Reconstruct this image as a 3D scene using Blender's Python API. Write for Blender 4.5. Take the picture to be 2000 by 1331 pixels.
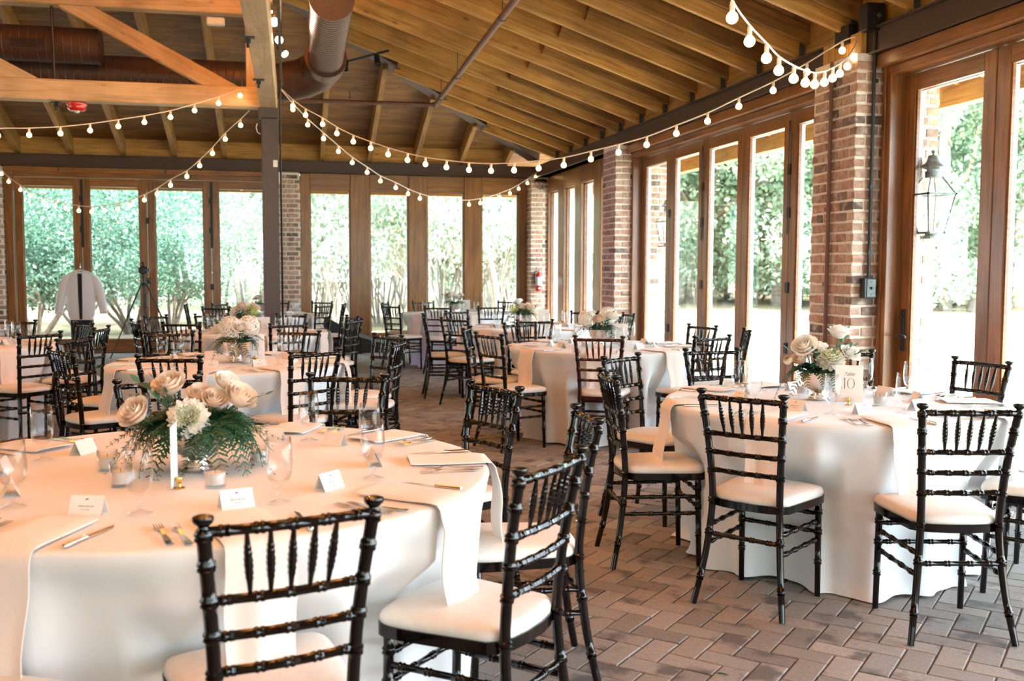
import bpy, bmesh, math, random
import numpy as np
from mathutils import Vector, Matrix

for _o in list(bpy.data.objects):
    bpy.data.objects.remove(_o, do_unlink=True)
scene = bpy.context.scene
COL = scene.collection
random.seed(7)
rng = np.random.default_rng(7)
pi = math.pi

# ---------------------------------------------------------------- camera (35 mm, looking 12.6 deg right of the room axis)
FPX, YAW, PITCH, ROLL, EYE = 1944.0, math.radians(12.6155), math.radians(4.078), math.radians(.2027), 1.41
_f = Vector((math.sin(YAW)*math.cos(PITCH), math.cos(YAW)*math.cos(PITCH), -math.sin(PITCH)))
_r = Vector((math.cos(YAW), -math.sin(YAW), 0))
_u = _r.cross(_f)
CR = math.cos(ROLL)*_r + math.sin(ROLL)*_u
CU = -math.sin(ROLL)*_r + math.cos(ROLL)*_u
cam_d = bpy.data.cameras.new('camera')
cam = bpy.data.objects.new('camera', cam_d)
COL.objects.link(cam)
cam.matrix_world = Matrix(((CR.x, CU.x, -_f.x, 0), (CR.y, CU.y, -_f.y, 0), (CR.z, CU.z, -_f.z, EYE), (0, 0, 0, 1)))
cam_d.sensor_fit = 'HORIZONTAL'
cam_d.sensor_width = 36.0
cam_d.lens = FPX*36/2000
cam_d.clip_start = .05
cam_d.clip_end = 400
cam_d.dof.use_dof = True
cam_d.dof.focus_distance = 4.9
cam_d.dof.aperture_fstop = 4.0
scene.camera = cam

# ---------------------------------------------------------------- sky, sun, exposure
world = bpy.data.worlds.new('sky')
scene.world = world
world.use_nodes = True
wn = world.node_tree
bg = wn.nodes['Background']
bg.inputs['Color'].default_value = (.76, .89, 1.0, 1)
bg.inputs['Strength'].default_value = 9.5
sun_d = bpy.data.lights.new('sun', 'SUN')
sun_d.energy = 17.0
sun_d.angle = math.radians(6)
sun_d.color = (1, .97, .92)
sun = bpy.data.objects.new('sun', sun_d)
COL.objects.link(sun)
sun.rotation_euler = Vector((-.42, .34, -.84)).to_track_quat('-Z', 'Y').to_euler()
scene.view_settings.view_transform = 'Standard'
scene.view_settings.look = 'None'
scene.view_settings.gamma = 1
scene.view_settings.use_curve_mapping = False
scene.view_settings.exposure = 0.55
scene.cycles.use_denoising = True
scene.cycles.max_bounces = 8
scene.cycles.diffuse_bounces = 4
scene.cycles.glossy_bounces = 4
scene.cycles.transparent_max_bounces = 24
scene.cycles.sample_clamp_indirect = 6.0
scene.cycles.caustics_reflective = False
scene.cycles.caustics_refractive = False

# ---------------------------------------------------------------- pixel -> place
def ray(px, py):
    return _f + CR*((px-1000)/FPX) - CU*((py-665.5)/FPX)
def at_z(px, py, z):
    d = ray(px, py); t = (z-EYE)/d.z
    return Vector((0, 0, EYE)) + d*t
def at_y(px, py, y):
    d = ray(px, py)
    return Vector((0, 0, EYE)) + d*(y/d.y)
def at_x(px, py, x):
    d = ray(px, py)
    return Vector((0, 0, EYE)) + d*(x/d.x)
def at_plane(px, py, a, b):
    n = Vector((b[1]-a[1], -(b[0]-a[0]), 0)); d = ray(px, py)
    t = (Vector((a[0], a[1], 0)).dot(n))/d.dot(n)
    return Vector((0, 0, EYE)) + d*t

# ---------------------------------------------------------------- mesh helpers
class MB:
    def __init__(s):
        s.v = []; s.f = []
    def add(s, verts, faces, M=None):
        n = len(s.v)
        if M is None:
            s.v += [tuple(p) for p in verts]
        else:
            s.v += [tuple(M @ Vector(p)) for p in verts]
        s.f += [tuple(i+n for i in f) for f in faces]
        return s
    def box(s, a, b, M=None):
        (x0, y0, z0), (x1, y1, z1) = a, b
        v = [(x0,y0,z0),(x1,y0,z0),(x1,y1,z0),(x0,y1,z0),(x0,y0,z1),(x1,y0,z1),(x1,y1,z1),(x0,y1,z1)]
        f = [(0,3,2,1),(4,5,6,7),(0,1,5,4),(1,2,6,5),(2,3,7,6),(3,0,4,7)]
        return s.add(v, f, M)
    def cbox(s, a, b, c, M=None):
        # box with chamfered long edges (bevel c all round)
        (x0, y0, z0), (x1, y1, z1) = a, b
        bm = bmesh.new(); bmesh.ops.create_cube(bm, size=1)
        for v in bm.verts:
            v.co = Vector((x0+(v.co.x+.5)*(x1-x0), y0+(v.co.y+.5)*(y1-y0), z0+(v.co.z+.5)*(z1-z0)))
        bmesh.ops.bevel(bm, geom=bm.edges[:], offset=c, segments=1, affect='EDGES')
        bm.verts.index_update()
        s.add([v.co.copy() for v in bm.verts], [[v.index for v in f.verts] for f in bm.faces], M)
        bm.free(); return s
    def lathe(s, prof, n=16, M=None, cap=True):
        v = []; f = []
        for r, z in prof:
            for k in range(n):
                a = 2*pi*k/n; v.append((r*math.cos(a), r*math.sin(a), z))
        for i in range(len(prof)-1):
            for k in range(n):
                k2 = (k+1) % n
                f.append((i*n+k, i*n+k2, (i+1)*n+k2, (i+1)*n+k))
        if cap:
            f.append(tuple(range(n-1, -1, -1))); f.append(tuple((len(prof)-1)*n+k for k in range(n)))
        return s.add(v, f, M)
    def tube(s, pts, rad, n=8, cap=True, M=None):
        pts = [Vector(p) for p in pts]
        if not hasattr(rad, '__len__'): rad = [rad]*len(pts)
        v = []; f = []
        t0 = (pts[1]-pts[0]).normalized()
        ref = Vector((0, 0, 1)) if abs(t0.z) < .9 else Vector((1, 0, 0))
        nrm = t0.cross(ref).normalized()
        for i, p in enumerate(pts):
            t = (pts[min(i+1, len(pts)-1)]-pts[max(i-1, 0)])
            if t.length < 1e-9: t = t0
            t.normalize()
            nrm = (nrm - t*nrm.dot(t)).normalized()
            b = t.cross(nrm)
            for k in range(n):
                a = 2*pi*k/n
                v.append(p + (nrm*math.cos(a)+b*math.sin(a))*rad[i])
        for i in range(len(pts)-1):
            for k in range(n):
                k2 = (k+1) % n
                f.append((i*n+k, i*n+k2, (i+1)*n+k2, (i+1)*n+k))
        if cap:
            f.append(tuple(range(n-1, -1, -1))); f.append(tuple((len(pts)-1)*n+k for k in range(n)))
        return s.add(v, f, M)
    def prism(s, out, z0, z1, M=None):
        n = len(out)
        v = [(x, y, z0) for x, y in out]+[(x, y, z1) for x, y in out]
        f = [tuple(range(n-1, -1, -1)), tuple(range(n, 2*n))]+[(k, (k+1) % n, n+(k+1) % n, n+k) for k in range(n)]
        return s.add(v, f, M)
    def sphere(s, c, r, n=12, m=8, M=None, sz=1.0):
        prof = [(max(1e-4, r*math.sin(pi*i/m)), -r*sz*math.cos(pi*i/m)) for i in range(m+1)]
        T = Matrix.Translation(Vector(c))
        return s.lathe(prof, n, (M @ T) if M else T)
    def mesh(s, name, mat, smooth=None, recalc=True):
        me = bpy.data.meshes.new(name)
        me.from_pydata([tuple(p) for p in s.v], [], s.f)
        if recalc:
            bm = bmesh.new(); bm.from_mesh(me)
            bmesh.ops.recalc_face_normals(bm, faces=bm.faces[:])
            bm.to_mesh(me); bm.free()
        if smooth:
            me.polygons.foreach_set('use_smooth', [True]*len(me.polygons))
            if smooth < 3: me.set_sharp_from_angle(angle=smooth)
        if mat: me.materials.append(mat)
        me.update()
        return me
    def build(s, name, mat, parent=None, smooth=None, recalc=True, world=False):
        return link(name, s.mesh(name, mat, smooth, recalc), parent, world)

def link(name, me, parent=None, world=False, loc=None, rot=None):
    o = bpy.data.objects.new(name, me)
    COL.objects.link(o)
    if loc is not None: o.location = loc
    if rot is not None: o.rotation_euler = rot
    if parent is not None:
        o.parent = parent
        if world: o.matrix_parent_inverse = parent.matrix_basis.inverted()
    return o
def tag(o, label, cat, group=None):
    o['label'] = label; o['category'] = cat
    if group: o['group'] = group
    return o
def thing(name, label, cat, loc=(0, 0, 0), rz=0, group=None):
    o = bpy.data.objects.new(name, None)
    COL.objects.link(o); o.empty_display_size = .1
    o.location = loc; o.rotation_euler = (0, 0, rz)
    return tag(o, label, cat, group)
def struct(o):
    o['kind'] = 'structure'; return o
def copy_tree(o, parent=None):
    c = o.copy(); COL.objects.link(c); c.parent = parent
    if parent is not None: c.matrix_parent_inverse = o.matrix_parent_inverse.copy()
    for ch in list(KIDS.get(o.name, ())):
        copy_tree(ch, c)
    return c
KIDS = {}
def reg(o):
    KIDS[o.name] = list(o.children)
    for c in o.children: reg(c)
_beamcache = {}
def beam(name, p0, p1, w, h, mat, parent=None, world=True, drop=0.0, bevel=.004):
    """timber from p0 to p1 (centre line), w wide, h deep"""
    p0 = Vector(p0); p1 = Vector(p1); d = p1-p0; L = d.length
    key = (round(L, 3), round(w, 3), round(h, 3), mat.name, bevel)
    me = _beamcache.get(key)
    if me is None:
        m = MB()
        if bevel: m.cbox((0, -w/2, -h/2), (L, w/2, h/2), bevel)
        else: m.box((0, -w/2, -h/2), (L, w/2, h/2))
        me = _beamcache[key] = m.mesh(name, mat)
    x = d.normalized(); up = Vector((0, 0, 1))
    if abs(x.z) > .97: up = Vector((0, 1, 0))
    y = up.cross(x).normalized(); z = x.cross(y)
    o = bpy.data.objects.new(name, me); COL.objects.link(o)
    o.matrix_basis = Matrix(((x.x, y.x, z.x, p0.x), (x.y, y.y, z.y, p0.y), (x.z, y.z, z.z, p0.z), (0, 0, 0, 1)))
    if parent is not None:
        o.parent = parent
        if world: o.matrix_parent_inverse = parent.matrix_basis.inverted()
    return o
# ---------------------------------------------------------------- materials (all procedural)
def new_mat(name):
    m = bpy.data.materials.new(name); m.use_nodes = True
    nt = m.node_tree
    return m, nt, nt.nodes['Principled BSDF']
def N(nt, kind, **kw):
    n = nt.nodes.new('ShaderNode'+kind)
    for k, v in kw.items():
        if k in n.inputs: n.inputs[k].default_value = v
        else: setattr(n, k, v)
    return n
def ramp(nt, fac, stops):
    r = nt.nodes.new('ShaderNodeValToRGB')
    el = r.color_ramp.elements
    while len(el) > 1: el.remove(el[-1])
    el[0].position = stops[0][0]; el[0].color = (*stops[0][1], 1)
    for p, c in stops[1:]:
        e = el.new(p); e.color = (*c, 1)
    nt.links.new(fac, r.inputs['Fac'])
    return r.outputs['Color']
def mixc(nt, fac, a, b, mode='MIX'):
    m = nt.nodes.new('ShaderNodeMix'); m.data_type = 'RGBA'; m.blend_type = mode
    for sock, val in ((m.inputs[0], fac), (m.inputs[6], a), (m.inputs[7], b)):
        if hasattr(val, 'links') or hasattr(val, 'is_linked'): nt.links.new(val, sock)
        elif isinstance(val, (int, float)): sock.default_value = val
        else: sock.default_value = (*val, 1)
    return m.outputs[2]
def bump(nt, p, h, strength=.3, dist=.01):
    b = N(nt, 'Bump'); b.inputs['Strength'].default_value = strength; b.inputs['Distance'].default_value = dist
    nt.links.new(h, b.inputs['Height']); nt.links.new(b.outputs['Normal'], p.inputs['Normal'])
def plain(name, col, rough=.5, metal=0.0, coat=0.0, noise=0.0, spec=None, sheen=0.0, scale=40):
    m, nt, p = new_mat(name)
    p.inputs['Base Color'].default_value = (*col, 1); p.inputs['Roughness'].default_value = rough
    p.inputs['Metallic'].default_value = metal; p.inputs['Coat Weight'].default_value = coat
    if spec is not None: p.inputs['Specular IOR Level'].default_value = spec
    if sheen: p.inputs['Sheen Weight'].default_value = sheen
    tc = N(nt, 'TexCoord'); nz = N(nt, 'TexNoise', Scale=scale, Detail=4.0)
    nt.links.new(tc.outputs['Object'], nz.inputs['Vector'])
    k = noise or .06
    c = ramp(nt, nz.outputs['Fac'], [(.3, tuple(x*(1-k) for x in col)), (.7, tuple(min(1, x*(1+k)) for x in col))])
    nt.links.new(c, p.inputs['Base Color'])
    return m
def wood(name, dark, mid, light, rough=.45, coat=.0, grain=1.0, knots=.5, spec=.5):
    m, nt, p = new_mat(name)
    p.inputs['Roughness'].default_value = rough; p.inputs['Coat Weight'].default_value = coat
    p.inputs['Coat Roughness'].default_value = .25
    p.inputs['Specular IOR Level'].default_value = spec
    tc = N(nt, 'TexCoord'); oi = N(nt, 'ObjectInfo')
    mul = N(nt, 'Math', operation='MULTIPLY'); nt.links.new(oi.outputs['Random'], mul.inputs[0]); mul.inputs[1].default_value = 37.0
    add = N(nt, 'VectorMath', operation='ADD'); nt.links.new(tc.outputs['Object'], add.inputs[0]); nt.links.new(mul.outputs[0], add.inputs[1])
    mp = N(nt, 'Mapping'); mp.inputs['Scale'].default_value = (.7*grain, 11*grain, 11*grain)
    nt.links.new(add.outputs[0], mp.inputs['Vector'])
    nz = N(nt, 'TexNoise', Scale=2.2, Detail=7.0, Roughness=.62, Distortion=.9)
    nt.links.new(mp.outputs[0], nz.inputs['Vector'])
    col = ramp(nt, nz.outputs['Fac'], [(.28, dark), (.5, mid), (.74, light)])
    # broad blotches
    n2 = N(nt, 'TexNoise', Scale=1.7, Detail=3.0); nt.links.new(add.outputs[0], n2.inputs['Vector'])
    bl = ramp(nt, n2.outputs['Fac'], [(.3, (.62, .6, .58)), (.65, (1.12, 1.1, 1.08))])
    col = mixc(nt, .8, col, bl, 'MULTIPLY')
    if knots:
        mp2 = N(nt, 'Mapping'); mp2.inputs['Scale'].default_value = (2.2, 5, 5); nt.links.new(add.outputs[0], mp2.inputs['Vector'])
        vo = N(nt, 'TexVoronoi', Scale=1.0); nt.links.new(mp2.outputs[0], vo.inputs['Vector'])
        kn = ramp(nt, vo.outputs['Distance'], [(.05, (.25, .18, .14)), (.12, (1, 1, 1))])
        col = mixc(nt, knots, col, kn, 'MULTIPLY')
    # tone of the single piece
    tone = ramp(nt, oi.outputs['Random'], [(0, (.86, .84, .82)), (1, (1.1, 1.1, 1.1))])
    col = mixc(nt, 1.0, col, tone, 'MULTIPLY')
    nt.links.new(col, p.inputs['Base Color'])
    bump(nt, p, nz.outputs['Fac'], .25, .004)
    return m
M = {}
M['sister'] = wood('stained_pine', (.17, .085, .022), (.33, .17, .045), (.47, .26, .08), .6, knots=.5)
M['deck'] = wood('deck_boards', (.13, .056, .015), (.26, .122, .034), (.39, .20, .062), .6, knots=.55)
M['rafter'] = wood('rafter_pine', (.31, .15, .034), (.57, .295, .072), (.74, .43, .13), .55, knots=.6)
M['timber'] = wood('truss_timber', (.44, .29, .16), (.60, .43, .25), (.70, .53, .34), .5, knots=.5)
M['door'] = wood('door_oak', (.14, .050, .012), (.29, .112, .030), (.42, .175, .052), .28, coat=.35, knots=0)
M['panel'] = wood('window_oak', (.15, .060, .016), (.28, .12, .034), (.40, .19, .06), .3, coat=.3, grain=.8, knots=.15)
M['steel'] = plain('brown_painted_steel', (.065, .033, .024), .42, noise=.12)
M['poststeel'] = plain('taupe_painted_steel', (.088, .068, .063), .45, noise=.08)
M['black'] = plain('black_metal', (.012, .013, .015), .4)
M['blackcloth'] = plain('black_fabric', (.012, .012, .014), .85)
M['alu'] = plain('pale_aluminium', (.68, .74, .76), .35, metal=.2)
M['pipe'] = plain('rust_brown_pipe', (.16, .062, .04), .45)
M['red'] = plain('red_enamel', (.62, .02, .012), .25, coat=.5)
M['white'] = plain('white_plastic', (.82, .82, .82), .4)
M['cord'] = plain('white_cord', (.85, .74, .66), .5)
M['lacquer'] = plain('dark_lacquer', (.005, .003, .0026), .09, coat=.0, spec=.42)
M['mahogany'] = plain('mahogany_lacquer', (.035, .007, .005), .10, coat=.0, spec=.42)
M['pad'] = plain('ivory_pad', (.80, .75, .69), .42, noise=.03, sheen=.1)
M['silver'] = plain('polished_silver', (.82, .80, .77), .12, metal=1.0, noise=.02)
M['gold'] = plain('brass', (.85, .58, .16), .2, metal=1.0)
M['paper'] = plain('card_paper', (.84, .80, .76), .7, noise=.02)
M['ink'] = plain('grey_ink', (.10, .11, .115), .8)
M['napkin'] = plain('napkin_linen', (.84, .75, .69), .85, noise=.03, sheen=.2, scale=200)
M['wax'] = plain('candle_wax', (.88, .86, .82), .4)
M['lead'] = plain('weathered_copper', (.10, .12, .12), .5, metal=.6, noise=.3)
M['jacket'] = plain('ivory_jacket_wool', (.80, .73, .73), .85, noise=.03, sheen=.3)
M['leafdark'] = None
def cloth(name, col):
    m, nt, p = new_mat(name)
    p.inputs['Base Color'].default_value = (*col, 1); p.inputs['Roughness'].default_value = .62
    p.inputs['Sheen Weight'].default_value = .25; p.inputs['Sheen Roughness'].default_value = .4
    tc = N(nt, 'TexCoord'); nz = N(nt, 'TexNoise', Scale=900.0, Detail=2.0); nt.links.new(tc.outputs['Object'], nz.inputs['Vector'])
    n2 = N(nt, 'TexNoise', Scale=3.0, Detail=4.0); nt.links.new(tc.outputs['Object'], n2.inputs['Vector'])
    bump(nt, p, n2.outputs['Fac'], .12, .02)
    c = ramp(nt, nz.outputs['Fac'], [(.3, tuple(x*.95 for x in col)), (.7, col)])
    nt.links.new(c, p.inputs['Base Color'])
    return m
M['cloth'] = cloth('table_linen', (.83, .80, .785))
M['cloth_w'] = cloth('white_table_linen', (.81, .83, .855))
def brick_mat():
    m, nt, p = new_mat('handmade_brick'); p.inputs['Roughness'].default_value = .85
    tc = N(nt, 'TexCoord'); oi = N(nt, 'ObjectInfo'); ge = N(nt, 'NewGeometry')
    ad = N(nt, 'Math', operation='ADD'); nt.links.new(oi.outputs['Random'], ad.inputs[0]); nt.links.new(ge.outputs['Random Per Island'], ad.inputs[1])
    fr = N(nt, 'Math', operation='FRACT'); nt.links.new(ad.outputs[0], fr.inputs[0])
    base = ramp(nt, fr.outputs[0], [(0, (.12, .095, .085)), (.07, (.23, .17, .145)), (.2, (.36, .21, .16)), (.4, (.45, .265, .20)), (.6, (.50, .32, .24)), (.8, (.43, .30, .235)), (1, (.58, .44, .35))])
    of = N(nt, 'VectorMath', operation='SCALE'); of.inputs['Scale'].default_value = 1
    mu = N(nt, 'Math', operation='MULTIPLY'); nt.links.new(fr.outputs[0], mu.inputs[0]); mu.inputs[1].default_value = 51
    add = N(nt, 'VectorMath', operation='ADD'); nt.links.new(tc.outputs['Object'], add.inputs[0]); nt.links.new(mu.outputs[0], add.inputs[1])
    nz = N(nt, 'TexNoise', Scale=22.0, Detail=6.0, Roughness=.7); nt.links.new(add.outputs[0], nz.inputs['Vector'])
    dk = ramp(nt, nz.outputs['Fac'], [(.3, (.62, .58, .56)), (.6, (1.15, 1.12, 1.1))])
    col = mixc(nt, .9, base, dk, 'MULTIPLY')
    n2 = N(nt, 'TexNoise', Scale=13.0, Detail=5.0); nt.links.new(add.outputs[0], n2.inputs['Vector'])
    sm = ramp(nt, n2.outputs['Fac'], [(.52, (0, 0, 0)), (.74, (.8, .8, .8))])
    col = mixc(nt, sm, col, (.66, .55, .48))
    nt.links.new(col, p.inputs['Base Color'])
    bump(nt, p, nz.outputs['Fac'], .6, .006)
    return m
M['brick'] = brick_mat()
M['mortar'] = plain('lime_mortar', (.80, .71, .62), .95, noise=.1, scale=30)
def paver_mat():
    m, nt, p = new_mat('tumbled_paver'); p.inputs['Roughness'].default_value = .8
    tc = N(nt, 'TexCoord'); oi = N(nt, 'ObjectInfo'); ge = N(nt, 'NewGeometry')
    ad = N(nt, 'Math', operation='ADD'); nt.links.new(oi.outputs['Random'], ad.inputs[0]); nt.links.new(ge.outputs['Random Per Island'], ad.inputs[1])
    fr = N(nt, 'Math', operation='FRACT'); nt.links.new(ad.outputs[0], fr.inputs[0])
    base = ramp(nt, fr.outputs[0], [(0, (.18, .17, .165)), (.2, (.23, .215, .20)), (.45, (.285, .255, .23)), (.7, (.265, .245, .23)), (.9, (.345, .32, .295)), (1, (.22, .215, .215))])
    mu = N(nt, 'Math', operation='MULTIPLY'); nt.links.new(fr.outputs[0], mu.inputs[0]); mu.inputs[1].default_value = 83
    add = N(nt, 'VectorMath', operation='ADD'); nt.links.new(tc.outputs['Object'], add.inputs[0]); nt.links.new(mu.outputs[0], add.inputs[1])
    n2 = N(nt, 'TexNoise', Scale=5.5, Detail=3.0); nt.links.new(add.outputs[0], n2.inputs['Vector'])
    sm = ramp(nt, n2.outputs['Fac'], [(.56, (0, 0, 0)), (.66, (.85, .85, .85))])
    col = mixc(nt, sm, base, (.09, .085, .088))
    nz = N(nt, 'TexNoise', Scale=90.0, Detail=6.0, Roughness=.75); nt.links.new(add.outputs[0], nz.inputs['Vector'])
    dk = ramp(nt, nz.outputs['Fac'], [(.3, (.72, .7, .68)), (.66, (1.2, 1.18, 1.16))])
    col = mixc(nt, .9, col, dk, 'MULTIPLY')
    nt.links.new(col, p.inputs['Base Color'])
    bump(nt, p, nz.outputs['Fac'], .45, .004)
    return m
M['paver'] = paver_mat()
M['sand'] = plain('joint_sand', (.15, .115, .092), .95, noise=.3, scale=60)
def glass_mat(name, tint, f0, rough=0.0, power=4.0, edge=0):
    m = bpy.data.materials.new(name); m.use_nodes = True; nt = m.node_tree
    nt.nodes.clear()
    out = N(nt, 'OutputMaterial'); tr = N(nt, 'BsdfTransparent'); tr.inputs['Color'].default_value = (*tint, 1)
    lw2 = N(nt, 'LayerWeight'); lw2.inputs['Blend'].default_value = .5
    if edge: nt.links.new(ramp(nt, lw2.outputs['Facing'], [(.0, tint), (.7, tuple(x*.97 for x in tint)), (1.0, tuple(x*edge for x in tint))]), tr.inputs['Color'])
    gl = N(nt, 'BsdfGlossy'); gl.inputs['Roughness'].default_value = rough; gl.inputs['Color'].default_value = (1, 1, 1, 1)
    lw = N(nt, 'LayerWeight'); lw.inputs['Blend'].default_value = .5
    pw = N(nt, 'Math', operation='POWER'); nt.links.new(lw.outputs['Facing'], pw.inputs[0]); pw.inputs[1].default_value = power
    ma = N(nt, 'Math', operation='MULTIPLY_ADD'); nt.links.new(pw.outputs[0], ma.inputs[0]); ma.inputs[1].default_value = 1-f0; ma.inputs[2].default_value = f0
    mx = N(nt, 'MixShader'); nt.links.new(ma.outputs[0], mx.inputs[0]); nt.links.new(tr.outputs[0], mx.inputs[1]); nt.links.new(gl.outputs[0], mx.inputs[2])
    nt.links.new(mx.outputs[0], out.inputs['Surface'])
    return m
M['pane'] = glass_mat('window_glass', (.97, .985, .98), .045)
M['crystal'] = glass_mat('clear_stemware', (.975, .98, .985), .02, power=3.6, edge=.6)
def emis(name, col, s):
    m = bpy.data.materials.new(name); m.use_nodes = True; nt = m.node_tree; nt.nodes.clear()
    out = N(nt, 'OutputMaterial'); e = N(nt, 'Emission'); e.inputs['Color'].default_value = (*col, 1); e.inputs['Strength'].default_value = s
    nt.links.new(e.outputs[0], out.inputs['Surface']); return m
M['bulb'] = emis('warm_bulb', (1.0, .62, .24), 9.0)
M['spot'] = emis('track_lamp_face', (1.0, .80, .55), 30.0)
def leaf_mat(name, a, b, trans=.35, rough=.45):
    m, nt, p = new_mat(name); p.inputs['Roughness'].default_value = rough
    ge = N(nt, 'NewGeometry')
    c = ramp(nt, ge.outputs['Random Per Island'], [(0, a), (1, b)])
    nt.links.new(c, p.inputs['Base Color'])
    tl = N(nt, 'BsdfTranslucent'); nt.links.new(c, tl.inputs['Color'])
    mx = N(nt, 'MixShader'); mx.inputs[0].default_value = trans
    nt.links.new(p.outputs[0], mx.inputs[1]); nt.links.new(tl.outputs[0], mx.inputs[2])
    nt.links.new(mx.outputs[0], nt.nodes['Material Output'].inputs['Surface'])
    return m
M['fern'] = leaf_mat('fern_green', (.006, .045, .022), (.018, .092, .036), .12)
M['sprig'] = leaf_mat('sprig_green', (.02, .085, .05), (.07, .17, .09), .2)
M['lime'] = leaf_mat('lime_petals', (.42, .54, .12), (.62, .70, .26), .3)
M['holly'] = leaf_mat('evergreen_leaves', (.06, .17, .12), (.26, .43, .32), .3, .3)
M['broad'] = leaf_mat('spring_leaves', (.32, .46, .32), (.58, .70, .54), .45)
M['pine'] = leaf_mat('pine_needles', (.26, .38, .30), (.46, .58, .46), .35)
M['twig'] = leaf_mat('grey_green_leaves', (.32, .42, .31), (.56, .64, .52), .4)
M['petal'] = leaf_mat('cream_petals', (.82, .68, .54), (.90, .78, .66), .25)
M['petalw'] = leaf_mat('white_petals', (.86, .82, .74), (.92, .90, .84), .25)
M['bark'] = plain('grey_bark', (.20, .165, .14), .9, noise=.35, scale=12)
M['barkp'] = plain('pale_bark', (.42, .38, .34), .9, noise=.3, scale=12)
def ground_mat(name, a, b, c, s1, s2):
    m, nt, p = new_mat(name); p.inputs['Roughness'].default_value = .95
    tc = N(nt, 'TexCoord'); n1 = N(nt, 'TexNoise', Scale=s1, Detail=8.0, Roughness=.7); nt.links.new(tc.outputs['Object'], n1.inputs['Vector'])
    n2 = N(nt, 'TexNoise', Scale=s2, Detail=4.0); nt.links.new(tc.outputs['Object'], n2.inputs['Vector'])
    c1 = ramp(nt, n1.outputs['Fac'], [(.3, a), (.7, b)])
    k = ramp(nt, n2.outputs['Fac'], [(.45, (0, 0, 0)), (.65, (1, 1, 1))])
    nt.links.new(mixc(nt, k, c1, c), p.inputs['Base Color'])
    return m
M['straw'] = ground_mat('pine_straw', (.27, .175, .115), (.46, .34, .25), (.36, .32, .20), 14, .35)
M['lawn'] = ground_mat('dry_lawn', (.50, .53, .38), (.68, .66, .52), (.62, .56, .44), 9, .12)
# ---------------------------------------------------------------- floor: herringbone pavers on a sand bed
XW, YW = 4.36, 17.50          # faces of the eave beams on the right and far side
TAN = .335
fl = MB()
fl.box((-13.1, -5, -.10), (4.62, 17.72, -.0065))
floor = struct(fl.build('floor', M['sand']))
A_ = .105
c45 = math.sqrt(.5)
def paver_world(u, v):   # u along (1,-1), v along (1,1); phase from a paver corner seen in the photo
    return (1.275 + (u-v*0)*c45 + v*c45, 3.593 - u*c45 + v*c45)
pav_me = {}
def paver_mesh(k):
    if k not in pav_me:
        m = MB(); L, W = 2*A_-.006, A_-.006
        if k % 2: L, W = W, L
        bm = bmesh.new(); bmesh.ops.create_cube(bm, size=1)
        for vv in bm.verts: vv.co = Vector((vv.co.x*L, vv.co.y*W, vv.co.z*.05))
        bmesh.ops.bevel(bm, geom=[e for e in bm.edges if all(q.co.z > 0 for q in e.verts)], offset=.0035, segments=1, affect='EDGES')
        for vv in bm.verts:
            if vv.co.z > .02: vv.co.z += random.uniform(-.0008, .0008); vv.co.x += random.uniform(-.001, .001); vv.co.y += random.uniform(-.001, .001)
        bm.verts.index_update()
        m.add([q.co.copy() for q in bm.verts], [[q.index for q in f.verts] for f in bm.faces]); bm.free()
        pav_me[k] = m.mesh('paver', M['paver'])
    return pav_me[k]
tables_xy = [(-.30, 3.33, .95), (2.62, 4.46, .80)]
near = []; rest = []
for iu in range(-130, 60):
    for iv in range(-60, 140):
        t = (iu-iv) % 4
        if t == 0: cu, cv, o_ = iu+1, iv+.5, 0
        elif t == 3: cu, cv, o_ = iu+.5, iv+1, 1
        else: continue
        x, y = paver_world(cu*A_, cv*A_)
        if not (-6.2 < x < 4.52 and 1.0 < y < 17.6): continue
        d = math.hypot(x, y)
        # in view of the camera?
        dv = Vector((x, y, -EYE)); zc = dv.dot(_f)
        px = 1000+FPX*dv.dot(CR)/zc; py = 665.5-FPX*dv.dot(CU)/zc
        if -400 < px < 3400 and zc > .3:
            hid = any(math.hypot(x-a, y-b) < r for a, b, r in tables_xy)
            (near if (not hid and 880 < px < 2020 and py < 1345) else rest).append((d, x, y, o_))
near.sort()
rest += near[300:]; near = near[:300]
R45 = -pi/4
for i, (d, x, y, o_) in enumerate(near):
    o = link('paver', paver_mesh((i % 4)*2+o_), floor, loc=(x, y, -.0255+random.uniform(-.0012, .0008)), rot=(random.gauss(0, .004), random.gauss(0, .004), R45))
fm = MB()
for d, x, y, o_ in rest:
    L, W = A_-.003, A_/2-.003
    if o_: L, W = W, L
    T = Matrix.Translation((x, y, random.uniform(-.001, .0005))) @ Matrix.Rotation(R45, 4, 'Z')
    b = .003
    v = [(-L, -W, -.03), (L, -W, -.03), (L, W, -.03), (-L, W, -.03), (-L, -W, -b), (L, -W, -b), (L, W, -b), (-L, W, -b), (-L+b, -W+b, 0), (L-b, -W+b, 0), (L-b, W-b, 0), (-L+b, W-b, 0)]
    f = [(0,1,5,4),(1,2,6,5),(2,3,7,6),(3,0,4,7),(4,5,9,8),(5,6,10,9),(6,7,11,10),(7,4,8,11),(8,9,10,11)]
    fm.add(v, f, T)
pf = fm.build('paver_field', M['paver'], floor, recalc=False)
pf['kind'] = 'stuff'

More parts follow.
